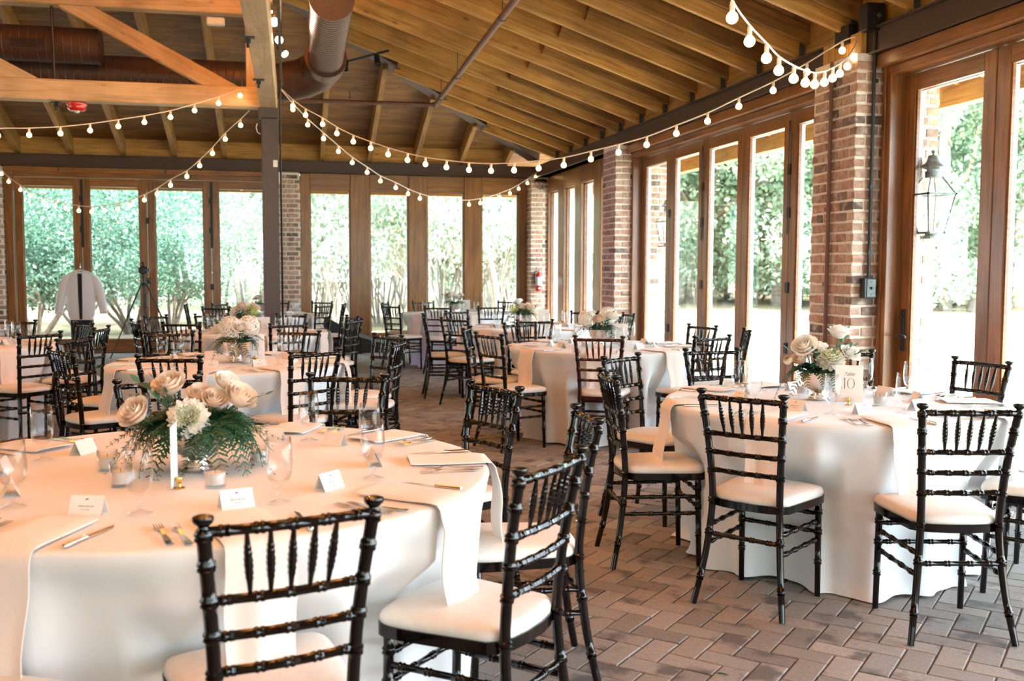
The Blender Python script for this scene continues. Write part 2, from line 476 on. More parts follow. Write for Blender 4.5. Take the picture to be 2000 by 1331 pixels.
# ---------------------------------------------------------------- brick piers
COURSE, BLEN = .0813, .2032
brick_me = {}
def brick_mesh(L, W):
    k = (round(L, 3), round(W, 3), random.randrange(3))
    if k not in brick_me:
        bm = bmesh.new(); bmesh.ops.create_cube(bm, size=1)
        for v in bm.verts: v.co = Vector((v.co.x*L, v.co.y*W, v.co.z*(COURSE-.019)))
        bmesh.ops.bevel(bm, geom=bm.edges[:], offset=.005, segments=1, affect='EDGES')
        for v in bm.verts: v.co += Vector((random.uniform(-.0022, .0022), random.uniform(-.002, .002), random.uniform(-.0022, .0022)))
        bm.verts.index_update()
        m = MB().add([v.co.copy() for v in bm.verts], [[v.index for v in f.verts] for f in bm.faces]); bm.free()
        brick_me[k] = m.mesh('brick', M['brick'])
    return brick_me[k]
def pier(x0, x1, y0, y1, z1, label, show='xy', group=None):
    """brick pier; room face x0 and near face y0 get single bricks, the other two faces joined brickwork"""
    root = thing('brick_pier', label, 'pillar', ((x0+x1)/2, (y0+y1)/2, 0), 0, group)
    core = MB().box((x0+.0095, y0+.0095, -.01), (x1-.0095, y1-.0095, z1)).build('mortar_core', M['mortar'], root, world=True)
    rest_m = MB(); W = .092
    n = int(z1/COURSE)
    for c in range(n):
        z = (c+.5)*COURSE
        xin = W if c % 2 else 0.0     # odd courses: y-run bricks own the corners
        yin = 0.0 if c % 2 else W
        def row(a, b, shift):
            out = []; p = a-shift
            while p < b-.012:
                q = min(p+BLEN, b); s_ = max(p, a)
                if q-s_ > .035: out.append((s_, q))
                p += BLEN
            return out
        sh = [0, BLEN/2][c % 2]
        jobs = []
        for s_, q in row(x0+xin, x1-xin, sh if not c % 2 else .06):
            jobs.append(('near', (s_+q)/2, y0+W/2, q-s_-.015, W, 0)); jobs.append(('rest', (s_+q)/2, y1-W/2, q-s_-.015, W, 0))
        for s_, q in row(y0+yin, y1-yin, 0 if c % 2 else .05):
            jobs.append(('near', x0+W/2, (s_+q)/2, q-s_-.015, W, 1)); jobs.append(('rest', x1-W/2, (s_+q)/2, q-s_-.015, W, 1))
        for kind, x, y, L, w_, o_ in jobs:
            me = brick_mesh(L, w_)
            if kind == 'near':
                link('brick', me, root, True, (x, y, z), (0, 0, pi/2 if o_ else 0))
            else:
                T = Matrix.Translation((x, y, z)) @ Matrix.Rotation(pi/2 if o_ else 0, 4, 'Z')
                rest_m.add([v.co for v in me.vertices], [list(p.vertices) for p in me.polygons], T)
    rb = rest_m.build('brickwork', M['brick'], root, recalc=False, world=True); rb['kind'] = 'stuff'
    return root
pier(4.22, 4.95, 6.92, 7.56, 3.06, 'brick pier carrying the switch box and black conduit between two runs of glazed doors')
pier(4.21, 4.95, 12.62, 13.16, 3.06, 'brick pier between the tall corner windows and the five-panel folding doors')
pier(4.20, 4.55, 17.27, 17.72, 3.04, 'slim brick corner pier with the red fire extinguisher hung on it')
pier(-.24, .20, 17.42, 17.80, 3.04, 'brick pier behind the steel post, between folding doors and tall windows')
pier(-5.1, -4.47, 17.42, 17.80, 3.04, 'brick pier next to the folding doors where the white jacket hangs')

# ---------------------------------------------------------------- eave beams, headers, blocking
wall_back = struct(MB().box((-13.1, 17.50, 3.05), (4.6, 17.68, 3.25)).build('wall_back', M['steel']))
MB().box((-13.1, 17.46, 3.235), (4.5, 17.72, 3.25)).build('beam_flange', M['steel'], wall_back)
MB().box((-13.1, 17.46, 3.05), (4.5, 17.72, 3.064)).build('beam_flange', M['steel'], wall_back)
wall_right = struct(MB().box((4.36, -5, 3.05), (4.54, 17.6, 3.25)).build('wall_right', M['steel']))
MB().box((4.32, -5, 3.235), (4.58, 17.5, 3.25)).build('beam_flange', M['steel'], wall_right)
MB().box((4.32, -5, 3.05), (4.58, 17.5, 3.064)).build('beam_flange', M['steel'], wall_right)

# ---------------------------------------------------------------- roof: deck boards and rafters of the far and right slopes
def zdeck(run): return 3.555 + TAN*run          # underside of the boards, run measured inwards from the beam face
RIDGE = 8.75
ceiling = struct(MB().box((-4.6, -5, zdeck(RIDGE)-.3), (-4.2, 8.9, zdeck(RIDGE)+.02)).build('ceiling', M['deck']))
SL = math.sqrt(1+TAN*TAN)
def plank(pts, th=.03):
    m = MB()
    up = Vector((0, 0, th))
    v = [Vector(p) for p in pts]+[Vector(p)+up for p in pts]
    # local frame with x along the board
    p0 = v[0]; x = (v[1]-v[0]).normalized(); nrm = x.cross(v[3]-v[0]).normalized(); y = nrm.cross(x)
    Mx = Matrix(((x.x, y.x, nrm.x, p0.x), (x.y, y.y, nrm.y, p0.y), (x.z, y.z, nrm.z, p0.z), (0, 0, 0, 1)))
    inv = Mx.inverted()
    m.add([inv @ q for q in v], [(0,1,2,3),(7,6,5,4),(0,4,5,1),(1,5,6,2),(2,6,7,3),(3,7,4,0)])
    o = link('plank', m.mesh('plank', M['deck']), ceiling)
    o.matrix_basis = Mx
    return o
BW = .135
k = 0; run = -1.25
while run < RIDGE:
    r1 = min(run+BW-.004, RIDGE)
    za, zb = zdeck(run), zdeck(r1)
    # right slope: board along y, from behind the camera to the hip
    plank([(XW-run, -6.2, za), (XW-run, YW-run, za), (XW-r1, YW-r1, zb), (XW-r1, -6.2, zb)])
    # far slope: board along x, from the hip to the left
    xl = -13.1+max(run, 0) if run > 0 else -14.3
    plank([(XW-run, YW-run, za), (xl, YW-run, za), (xl, YW-r1, zb), (XW-r1, YW-r1, zb)])
    run += BW; k += 1
# plain deck of the left slope (out of sight)
MB().add([(-14.3, -6.2, zdeck(-1.2)), (-4.4, -6.2, zdeck(RIDGE)), (-4.4, 8.75, zdeck(RIDGE)), (-14.3, 18.7, zdeck(-1.2))], [(0, 1, 2, 3)]).build('left_slope', M['deck'], ceiling)
MB().add([(-14.3, -6.2, 3.1), (5.6, -6.2, 3.1), (-4.4, -6.2, 6.5)], [(0, 1, 2)]).build('gable', M['deck'], ceiling)
RD = .27                                     # rafter depth
def rafter_z(run): return zdeck(run) - RD/2*SL
ys = [16.25-.815*i for i in range(27)]
for i, y in enumerate(ys):
    run_top = min(RIDGE, YW-y-.06)
    w = .05
    a = Vector((XW+1.15, y, rafter_z(-1.15))); b = Vector((XW-run_top, y, rafter_z(run_top)))
    rf = beam('rafter', a, b, w, RD, M['rafter'], ceiling)
    # shorter sister board on the near face, tight under the deck
    r0, r1 = -1.15, min(1.47+.03*math.sin(i*2.1), run_top-.3)
    if r1 > r0+.5:
        sz = lambda r: zdeck(r) - .155/2*SL-.002
        s_ = beam('sister_board', (XW-r0, y-.058, sz(r0)), (XW-r1, y-.058, sz(r1)), .045, .155, M['sister'], rf, world=False)
        s_.matrix_parent_inverse = rf.matrix_basis.inverted()
    # blocking board between rafters above the beam
    if i < 26:
        y2 = ys[i+1]
        bo = MB().box((0, -.02, 0), (y-y2-w, .02, .29)).build('blocking', M['rafter'], wall_right)
        bo.location = (XW+.09, y2+w/2, 3.25); bo.rotation_euler = (0, 0, pi/2)
    # steel hanger
    if 5 < y < 16.5:
        MB().box((XW+.005, y-.034, 3.275), (XW+.055, y-.0255, 3.40)).build('rafter_hanger', M['lead'], rf, world=True)
xs = [-4.24+.803*i for i in range(-6, 11)]
for i, x in enumerate(xs):
    run_top = min(RIDGE, XW-x-.06)
    if run_top < .3: continue
    a = Vector((x, YW+1.15, rafter_z(-1.15))); b = Vector((x, YW-run_top, rafter_z(run_top)))
    beam('rafter', a, b, .075, RD, M['sister'], ceiling)
    if i+1 < len(xs):
        bo = MB().box((0, -.02, 0), (.803-.075, .02, .29)).build('blocking', M['rafter'], wall_back)
        bo.location = (x+.0375, YW+.09, 3.25)
# hip beam, painted steel
hip = tag(beam('hip_beam', (XW-.02, YW-.02, 3.45), (-4.3, 8.84, zdeck(RIDGE)-.10), .16, .25, M['steel'], bevel=.003), 'dark steel hip beam climbing from the corner pier under the roof boards', 'beam')
beam('flange', (XW-.02, YW-.02, 3.335), (-4.3, 8.84, zdeck(RIDGE)-.215), .22, .016, M['steel'], hip)
# porch beam outside, carrying the rafter tails
pb = tag(beam('porch_beam', (5.42, -5, 2.90), (5.42, 18.6, 2.90), .12, .25, M['rafter']), 'timber fascia beam under the rafter tails outside the right-hand doors', 'beam')
pb2 = tag(beam('porch_beam', (-14, 18.62, 2.90), (5.4, 18.62, 2.90), .12, .25, M['rafter']), 'timber fascia beam outside the far windows', 'beam')

# ---------------------------------------------------------------- glazing
NWIN = [0]; NDOOR = [0]
def frame_x(name, o, x0, x1, z0, z1, yf, dep, mat, parent):
    return MB().cbox((x0, yf, z0), (x1, yf+dep, z1), .006).build(name, mat, parent)
def along(axis, a0, a1, f, dep, z0, z1, mat, name, parent, bev=.005):
    """a framing member lying in the far wall (axis x) or in the right wall (axis y); length runs on local x"""
    L = a1-a0; H = z1-z0
    m = MB()
    if H > L:     # upright
        m.cbox((0, -L/2, -dep/2), (H, L/2, dep/2), bev)
        o = m.build(name, mat, parent)
        if axis == 'x':
            o.matrix_basis = Matrix(((0, 1, 0, (a0+a1)/2), (0, 0, 1, f+dep/2), (1, 0, 0, z0), (0, 0, 0, 1)))
        else:
            o.matrix_basis = Matrix(((0, 0, 1, f+dep/2), (0, 1, 0, (a0+a1)/2), (1, 0, 0, z0), (0, 0, 0, 1)))
    else:
        m.cbox((0, -dep/2, -H/2), (L, dep/2, H/2), bev)
        o = m.build(name, mat, parent)
        if axis == 'x':
            o.matrix_basis = Matrix(((1, 0, 0, a0), (0, 1, 0, f+dep/2), (0, 0, 1, (z0+z1)/2), (0, 0, 0, 1)))
        else:
            o.matrix_basis = Matrix(((0, 1, 0, f+dep/2), (1, 0, 0, a0), (0, 0, 1, (z0+z1)/2), (0, 0, 0, 1)))
    if parent is not None: o.matrix_parent_inverse = parent.matrix_basis.inverted()
    return o
def block(axis, a0, a1, f0, f1, z0, z1, mat, name, parent):
    m = MB()
    if axis == 'x': m.box((a0, f0, z0), (a1, f1, z1))
    else: m.box((f0, a0, z0), (f1, a1, z1))
    return m.build(name, mat, parent, world=True)
def leaf_door(axis, a0, a1, f, hinge_lo, hinge_hi, handle=None):
    """one glazed folding-door leaf"""
    NDOOR[0] += 1
    root = bpy.data.objects.new('door_%d' % NDOOR[0], None); COL.objects.link(root); struct(root)
    root.location = ((a0+a1)/2, f, 0) if axis == 'x' else (f, (a0+a1)/2, 0)
    bpy.context.view_layer.update()
    st, dep = .125, .05
    z0, z1 = .015, 2.875
    for p, q in ((a0+.003, a0+st), (a1-st, a1-.003)):
        along(axis, p, q, f, dep, z0, z1, M['door'], 'stile', root)
        block(axis, p+.012, q-.004 if q < a1-.01 else q-.012, f+dep, f+dep+.035, z0, z1, M['alu'], 'outer_stile', root)
    along(axis, a0+st, a1-st, f+.002, dep-.004, z0, z0+.215, M['door'], 'bottom_rail', root)
    along(axis, a0+st, a1-st, f+.002, dep-.004, z1-.125, z1, M['door'], 'top_rail', root)
    block(axis, a0+st, a1-st, f+dep, f+dep+.03, z0+.2, z0+.225, M['alu'], 'outer_rail', root)
    block(axis, a0+st, a1-st, f+dep, f+dep+.03, z1-.13, z1-.105, M['alu'], 'outer_rail', root)
    gd = f+.03
    block(axis, a0+st-.01, a1-st+.01, gd, gd+.006, z0+.2, z1-.11, M['pane'], 'pane', root)
    # glazing beads
    for p, q in ((a0+st, a0+st+.014), (a1-st-.014, a1-st)):
        block(axis, p, q, f+.012, f+.03, z0+.215, z1-.125, M['door'], 'glazing_bead', root)
    def hinge(c, z):
        block(axis, c-.03, c+.03, f-.010, f+.002, z-.05, z+.05, M['black'], 'hinge', root)
    for z in hinge_lo: hinge(a0+.004, z)
    for z in hinge_hi: hinge(a1-.004, z)
    return root
# far doors: four leaves
X0 = -4.33
DW = 1.02
for i in range(4):
    a0 = X0+i*DW
    d = leaf_door('x', a0, a0+DW, 17.60, [2.2, 1.2] if i in (2,) else [], [2.55, 2.05, 1.1] if i in (0, 2) else [])
    if i in (0, 2):   # long black espagnolette bolt on the meeting stile
        MB().box((a0+DW-.012, 17.575, 1.75), (a0+DW+.028, 17.60, 2.86)).build('flush_bolt', M['black'], d, world=True)
t = 0
def trim(o):
    return struct(o)
tr1 = struct(along('x', -4.46, -.22, 17.53, .10, 2.965, 3.05, M['door'], 'trim_1', None))
along('x', -4.36, -.24, 17.56, .10, 2.885, 2.965, M['door'], 'head_casing', tr1)
tr2 = struct(along('x', -4.46, -4.335, 17.54, .12, 0, 2.965, M['door'], 'trim_2', None))
tr3 = struct(along('x', -.245, -.21, 17.54, .12, 0, 2.965, M['door'], 'trim_3', None))
block('x', -4.35, -.24, 17.56, 17.7, -.005, .012, M['steel'], 'threshold', tr1)
for x in (-3.63, -1.98): block('x', x-.008, x+.008, 17.52, 17.532, 2.975, 3.045, M['black'], 'bracket', tr1)
# far windows: four narrow lights between broad oak boards
wx = [(.367, 1.047), (1.391, 2.061), (2.396, 3.056), (3.381, 4.048)]
def window_leaf(axis, a0, a1, f, z0, z1, depth):
    NWIN[0] += 1
    root = bpy.data.objects.new('window_%d' % NWIN[0], None); COL.objects.link(root); struct(root)
    root.location = ((a0+a1)/2, f, z0) if axis == 'x' else (f, (a0+a1)/2, z0)
    bpy.context.view_layer.update()
    block(axis, a0-.005, a1+.005, f+depth*.55, f+depth*.55+.006, z0-.005, z1+.005, M['pane'], 'pane', root)
    for p, q in ((a0-.006, a0+.02), (a1-.02, a1+.006)):
        block(axis, p, q, f+depth*.35, f+depth*.54, z0, z1, M['door'], 'glazing_bead', root)
        block(axis, p, q, f+depth*.62, f+depth+.02, z0, z1, M['alu'], 'outer_frame', root)
    block(axis, a0, a1, f+depth*.35, f+depth*.54, z1-.02, z1+.004, M['door'], 'glazing_bead', root)
    block(axis, a0, a1, f+depth*.35, f+depth*.54, z0-.004, z0+.02, M['door'], 'glazing_bead', root)
    return root
def window_bay(axis, wins, a_lo, a_hi, f, depth, zs, zh, ztop):
    edges = [a_lo]+[e for w in wins for e in w]+[a_hi]
    base = None
    for j in range(0, len(edges), 2):
        o = along(axis, edges[j], edges[j+1], f, depth, 0, ztop, M['panel'], 'trim_%d' % (10+NWIN[0]+j), None, .01)
        struct(o); base = base or o
        # narrow shadow fillets beside the glass
    for w0, w1 in wins:
        along(axis, w0, w1, f+.004, depth-.008, zh, ztop, M['panel'], 'head_board', base)
        along(axis, w0, w1, f+.004, depth-.008, 0, zs, M['panel'], 'sill_board', base)
        window_leaf(axis, w0, w1, f, zs, zh, depth)
window_bay('x', wx, .203, 4.2, 17.58, .14, .27, 2.77, 3.05)
wy = [(13.50, 14.16), (14.51, 15.19), (15.53, 16.20), (16.55, 17.23)]
window_bay('y', wy, 13.165, 17.26, 4.50, .17, .27, 2.77, 3.05)
# right doors: five folding leaves between the piers, three of the next run
for i in range(5):
    a1_ = 12.56-i*1.0; a0_ = a1_-1.0
    leaf_door('y', a0_, a1_, 4.56, [2.35, 1.95, 1.25, .68] if i in (1, 3) else [2.1, .7] if i == 0 else [], [])
tr4 = struct(along('y', 7.56, 12.62, 4.37, .23, 2.95, 3.05, M['door'], 'trim_4', None))
along('y', 7.56, 12.62, 4.44, .18, 2.882, 2.95, M['door'], 'head_casing', tr4)
tr5 = struct(along('y', 12.565, 12.62, 4.44, .16, 0, 2.965, M['door'], 'trim_5', None))
# folded-rod bolts seen on two of the stiles
for i in range(4):
    a1_ = 6.80-i*1.0; a0_ = a1_-1.0
    d = leaf_door('y', a0_, a1_, 4.56, [], [])
    if i == 0:
        MB().cbox((4.545, a1_-.09, .80), (4.561, a1_-.045, 1.12), .005).build('handle_plate', M['black'], d, world=True)
        MB().tube([(4.545, a1_-.067, .92), (4.50, a1_-.067, .92), (4.49, a1_-.08, .925), (4.49, a1_-.14, .93), (4.495, a1_-.19, .915)], .009, 8).build('lever_handle', M['black'], d, world=True, smooth=3)
        MB().tube([(4.54, a1_-.067, 1.06), (4.525, a1_-.067, 1.06)], .012, 8).build('thumb_turn', M['black'], d, world=True)
tr6 = struct(along('y', -5, 6.92, 4.37, .23, 2.95, 3.05, M['door'], 'trim_6', None))
along('y', -5, 6.92, 4.44, .18, 2.882, 2.95, M['door'], 'head_casing', tr6)
tr7 = struct(along('y', 6.805, 6.918, 4.44, .18, 0, 2.965, M['door'], 'trim_7', None))
along('y', 6.85, 6.885, 4.425, .02, 0, 2.965, M['door'], 'bead_moulding', tr7)
for i in (1,3):   # slim black shoot-bolts hanging on the folding stiles
    dd = bpy.data.objects['door_%d' % (5+i)]
    a1_ = 12.56-i*1.0-1.0+.008
    MB().tube([(4.552, a1_, 2.80), (4.552, a1_, 1.75)], .007, 6).build('shoot_bolt', M['black'], dd, world=True)
# boards above the switch-box pier
for i in range(3):
    o = along('y', 7.00+i*.19, 7.18+i*.19, 4.30, .05, 3.065, 3.245, M['rafter'], 'pier_cap_board', wall_right)

# ---------------------------------------------------------------- unseen sides: piers, sills and headers with open daylight between
wl = MB()
wl.box((-13.1, -5, 3.05), (-12.9, 17.6, 3.3))
for y in (-4.8, -.4, 4.1, 8.6, 13.0, 17.2): wl.box((-13.1, y-.3, 0), (-12.7, y+.3, 3.06))
wl.box((-13.1, -5, 0), (-12.95, 4.1, 3.06)); wl.box((-13.1, 13, 0), (-12.95, 17.6, 3.06))
wall_left = struct(wl.build('wall_left', M['mortar']))
wf = MB()
wf.box((-13.1, -5, 3.05), (4.5, -4.8, 3.5))
for x in (-12.8, -8.6, -4.4, -.1, 4.2): wf.box((x-.3, -5, 0), (x+.3, -4.6, 3.06))
wf.box((-13.1, -5, 0), (-4.4, -4.85, 3.06)); wf.box((-4.4, -5, 0), (4.5, -4.85, .9))
wall_front = struct(wf.build('wall_front', M['mortar']))
for xx in (-9.0,):   # rest of the far wall left of the frame: plain piers
    wb = MB()
    for x in (-9.3, -12.8): wb.box((x-.3, 17.42, 0), (x+.3, 17.8, 3.06))
    wb.build('left_piers', M['mortar'], wall_back)
# ---------------------------------------------------------------- outdoors
g1 = MB().add([(-60, 17.72, -.06), (4.62, 17.72, -.06), (60, 17.72, -.06), (60, 110, .6), (-60, 110, .6)], [(0, 1, 2, 3, 4)])
# left/front apron around the building and lawn on the right
ground = struct(g1.build('ground', M['straw']))
lawn = struct(MB().add([(4.62, -60, -.07), (110, -60, -.07), (110, 42, -.05), (17, 33.5, -.05), (9.5, 30, -.05), (7.6, 23, -.05), (4.62, 19.5, -.05)], [(0, 1, 2, 3, 4, 5, 6)]).build('lawn', M['lawn']))
struct(MB().add([(-80, -60, -.08), (4.62, -60, -.08), (4.62, -5, -.08), (-13.1, -5, -.08), (-13.1, 17.72, -.08), (-80, 17.72, -.08)], [(0, 1, 2, 3, 4, 5)]).build('yard', M['straw']))
struct(MB().box((4.62, -5, -.12), (5.6, 18.8, -.045)).build('porch_slab', M['mortar']))
struct(MB().box((-13.1, 17.72, -.12), (5.6, 18.9, -.04)).build('back_slab', M['mortar']))

def leaves(m, centers, n, rad, size, aspect=.5, up=.3, seed=0):
    """n leaf quads spread over blobs"""
    g = np.random.default_rng(seed)
    C = np.array([c[:3] for c in centers]); RR = np.array([c[3] for c in centers])
    w = RR**2; idx = g.choice(len(C), n, p=w/w.sum())
    d = g.normal(size=(n, 3)); d /= np.linalg.norm(d, axis=1)[:, None]
    r = RR[idx]*(.45+.6*g.random(n)**.6)*rad
    P = C[idx]+d*r[:, None]*np.array([1, 1, .8])
    a = g.normal(size=(n, 3)); a[:, 2] -= up; a /= np.linalg.norm(a, axis=1)[:, None]
    b = np.cross(a, g.normal(size=(n, 3))); b /= np.linalg.norm(b, axis=1)[:, None]
    s = size*(.6+.8*g.random(n))[:, None]
    V = np.stack([P-a*s, P+b*s*aspect, P+a*s, P-b*s*aspect], 1).reshape(-1, 3)
    n0 = len(m.v)
    m.v += [tuple(x) for x in V]
    m.f += [(n0+4*i, n0+4*i+1, n0+4*i+2, n0+4*i+3) for i in range(n)]
def limb(m, p, d, L, r, depth, g, tips, spread=.7, kids=2, sides=6, shrink=.66):
    pts = [Vector(p)]; dd = Vector(d).normalized(); seg = 4
    for i in range(seg):
        dd = (dd+Vector(g.normal(0, .13, 3))+Vector((0, 0, .04))).normalized()
        pts.append(pts[-1]+dd*(L/seg))
    m.tube(pts, [r*(1-.45*i/seg) for i in range(seg+1)], sides, cap=False)
    if depth == 0:
        tips.append(pts[-1]); tips.append(pts[-3]); return
    for k in range(kids):
        q = pts[-1-(k % 2)]
        ax = dd.orthogonal().normalized(); ax.rotate(Matrix.Rotation(g.uniform(0, 2*pi), 3, dd))
        nd = (dd+ax*g.uniform(spread*.6, spread*1.3)).normalized()
        limb(m, q, nd, L*g.uniform(.6, .85), r*shrink, depth-1, g, tips, spread, kids, max(4, sides-1), shrink)
TREES = {}
def tree_proto(kind, seed):
    key = (kind, seed)
    if key in TREES: return TREES[key]
    g = np.random.default_rng(seed); tr = MB(); tips = []; lv = MB()
    if kind == 'shrub':        # multi-stemmed evergreen, bare below, dense above
        for k in range(6):
            a = 2*pi*k/6+g.uniform(-.4, .4)
            limb(tr, (.08*math.cos(a), .08*math.sin(a), 0), (math.cos(a)*.62, math.sin(a)*.62, 1), 1.05, .045, 2, g, tips, .75, 2)
        cs = [(*t, g.uniform(.42, .75)) for t in tips]
        cs += [(g.normal(0, .9), g.normal(0, .9), g.uniform(2.0, 4.3), g.uniform(.55, .85)) for _ in range(26)]
        leaves(lv, cs, 17000, 1.0, .042, .45, .3, seed)
        mats = ('bark', 'holly')
    elif kind == 'maple':      # pale slender stems forking, open fresh foliage
        for k in range(3):
            a = 2*pi*k/3+g.uniform(-.4, .4)
            limb(tr, (.1*math.cos(a), .1*math.sin(a), 0), (math.cos(a)*.22, math.sin(a)*.22, 1), 2.6, .11, 3, g, tips, .45, 2, 7)
        leaves(lv, [(*t, g.uniform(.5, 1.0)) for t in tips], 9000, 1.0, .06, .6, .3, seed)
        mats = ('barkp', 'broad')
    elif kind == 'pine':       # tall straight trunk, tufted crown
        h = 15
        tr.tube([(0, 0, 0), (g.normal(0, .1), g.normal(0, .1), 5), (g.normal(0, .2), g.normal(0, .2), 10), (0, 0, h)], [.2, .17, .12, .04], 8)
        cs = []
        for k in range(34):
            z = g.uniform(3.2, h); a = g.uniform(0, 2*pi); L = (1.1-(z/h)*.75)*g.uniform(1.4, 3.0)
            e = Vector((math.cos(a)*L, math.sin(a)*L, z+.35*L))
            tr.tube([(0, 0, z), Vector((math.cos(a)*L*.5, math.sin(a)*L*.5, z+.1*L)), e], [.05, .03, .012], 4, cap=False)
            cs.append((*e, .65)); cs.append((e.x*.6, e.y*.6, e.z*.98, .5))
        leaves(lv, cs, 13000, 1.0, .095, .25, .0, seed)
        mats = ('barkp', 'pine')
    elif kind == 'wood':       # broad leafed edge tree reaching the ground
        h = 10
        limb(tr, (0, 0, 0), (0, 0, 1), 3.2, .15, 3, g, tips, .55, 3, 7)
        cs = [(*t, g.uniform(.7, 1.2)) for t in tips]
        cs += [(g.normal(0, 1.6), g.normal(0, 1.6), g.uniform(.6, h), g.uniform(.7, 1.25)) for _ in range(40)]
        leaves(lv, cs, 17000, 1.0, .088, .6, .3, seed)
        mats = ('bark', 'broad')
    else:                      # twiggy understorey bush
        for k in range(9):
            a = g.uniform(0, 2*pi)
            limb(tr, (.1*math.cos(a), .1*math.sin(a), 0), (math.cos(a)*.5, math.sin(a)*.5, 1), .9, .02, 2, g, tips, .6, 2, 4)
        leaves(lv, [(*t, g.uniform(.3, .5)) for t in tips], 6500, 1.0, .038, .5, .2, seed)
        mats = ('barkp', 'twig')
    TREES[key] = (tr.mesh('trunk', M[mats[0]], 3, recalc=False), lv.mesh('foliage', M[mats[1]], recalc=False))
    return TREES[key]
def plant(kind, seed, name, x, y, s, label, group, sz=1.0):
    a, b = tree_proto(kind, seed)
    r = thing(name, label, 'bush' if kind in ('shrub', 'bush') else 'tree', (x, y, -.05+.007*max(0, y-18)), random.uniform(0, 2*pi), group)
    r.scale = (s, s, s*sz)
    link('trunk', a, r); link('foliage', b, r)
    return r
def polar(px, dist):
    d = ray(px, 600); h = Vector((d.x, d.y, 0)).normalized()
    return h.x*dist, h.y*dist
# evergreen shrubs just outside the folding doors
for i, (px, dist, s) in enumerate([(75, 22.6, .98), (255, 23.2, 1.05), (330, 21.9, .92), (150, 26.5, 1.15), (-40, 24, 1.1)]):
    x, y = polar(px, dist)
    plant('shrub', 11+i % 3, 'evergreen_shrub', x, y, s, 'bare-stemmed evergreen shrub outside the folding doors with the jacket', 'evergreen shrubs behind the far doors')
x, y = polar(478, 25.0)
plant('maple', 31, 'slender_tree', x, y, 1.0, 'pale multi-stemmed tree with fresh green leaves outside the folding doors', None)
for i, (px, dist, s) in enumerate([(655, 22.5, .55), (980, 23.2, .8)]):
    x, y = polar(px, dist)
    plant('maple', 33+i, 'slender_tree', x, y, s, ['small leaning tree outside the tall windows, nearest the brick pier behind the post', 'tall pale-trunked tree outside the window next to the corner pier'][i], None, 1.25)
for i, px in enumerate([630, 700, 745, 800, 850, 895, 960, 1005, 1050, 420, 560, 660, 770, 870, 930, 985, 610]):
    x, y = polar(px, 22.5+(i*1.7) % 6)
    plant('bush', 41+i % 3, 'understorey_bush', x, y, 1.1+.5*((i*.37) % 1), 'twiggy grey-green bush growing beyond the far glass', 'twiggy bushes beyond the far windows', 1.4)
for i in range(17):
    px = -60+i*70+random.uniform(-20, 20); dist = random.uniform(31, 46)
    if 690 < px < 830: dist = 54+i % 3*3
    x, y = polar(px, dist)
    kind = ('wood', 'pine', 'wood')[i % 3]
    plant(kind, 51+i % 2, 'woodland_tree', x, y, random.uniform(.85, 1.15), {'wood': 'leafy green tree in the wood behind the far wall', 'pine': 'straight-trunked pine in the wood behind the far wall'}[kind], 'woodland behind the far wall')
# wood edge across the lawn
for i in range(34):
    px = 1010+i*33+random.uniform(-14, 14); dist = 37+(i*5.3) % 11
    x, y = polar(px, dist)
    kind = ('pine', 'wood', 'wood', 'pine', 'bush')[i % 5]
    plant(kind, 61+i % 2, 'woodland_tree' if kind != 'bush' else 'understorey_bush', x, y, random.uniform(.9, 1.2)*(2.6 if kind == 'bush' else 1), {'wood': 'leafy green tree at the wood edge across the lawn', 'pine': 'straight-trunked pine at the wood edge across the lawn', 'bush': 'pale twiggy bush at the wood edge across the lawn'}[kind], 'wood edge across the lawn')
for i in range(16):
    px = 980+i*72; x, y = polar(px, 56+(i % 3)*4)
    plant('wood', 61+i % 2, 'woodland_tree', x, y, 1.35, 'tall leafy tree deep in the wood across the lawn', 'deep wood across the lawn')
# the same wood closes round the other two sides of the building
for i in range(15):
    a = math.radians(125+i*12); d_ = 21+(i % 3)*3
    plant('wood', 61+i % 2, 'woodland_tree', -4.4+math.cos(a)*d_*1.05, 6+math.sin(a)*d_, 1.2, 'leafy tree in the wood round the unseen sides of the hall', 'wood round the hall')
# white house glimpsed through a far window
hx, hy = polar(768, 44)
house = thing('white_house', 'small white clapboard house glimpsed through the second tall window', 'house', (hx, hy, .12), -.15)
MB().box((-2.6, 0, 0), (2.6, 5, 2.5)).build('wall', M['white'], house)
MB().add([(-3, -.4, 2.45), (3, -.4, 2.45), (3, 5.4, 2.45), (-3, 5.4, 2.45), (-3, 2.5, 4.2), (3, 2.5, 4.2)], [(0, 1, 5, 4), (2, 3, 4, 5), (0, 4, 3), (1, 2, 5), (0, 3, 2, 1)]).build('roof', M['mortar'], house)
for wx_ in (-1.6, -.55, .55, 1.6):
    w = MB().box((wx_-.38, -.05, .75), (wx_+.38, .02, 2.0)).build('window_frame', M['white'], house)
    for q in (-.17, .17): MB().box((wx_+q-.14, -.07, .82), (wx_+q+.14, -.03, 1.93)).build('window_pane', M['lead'], w)

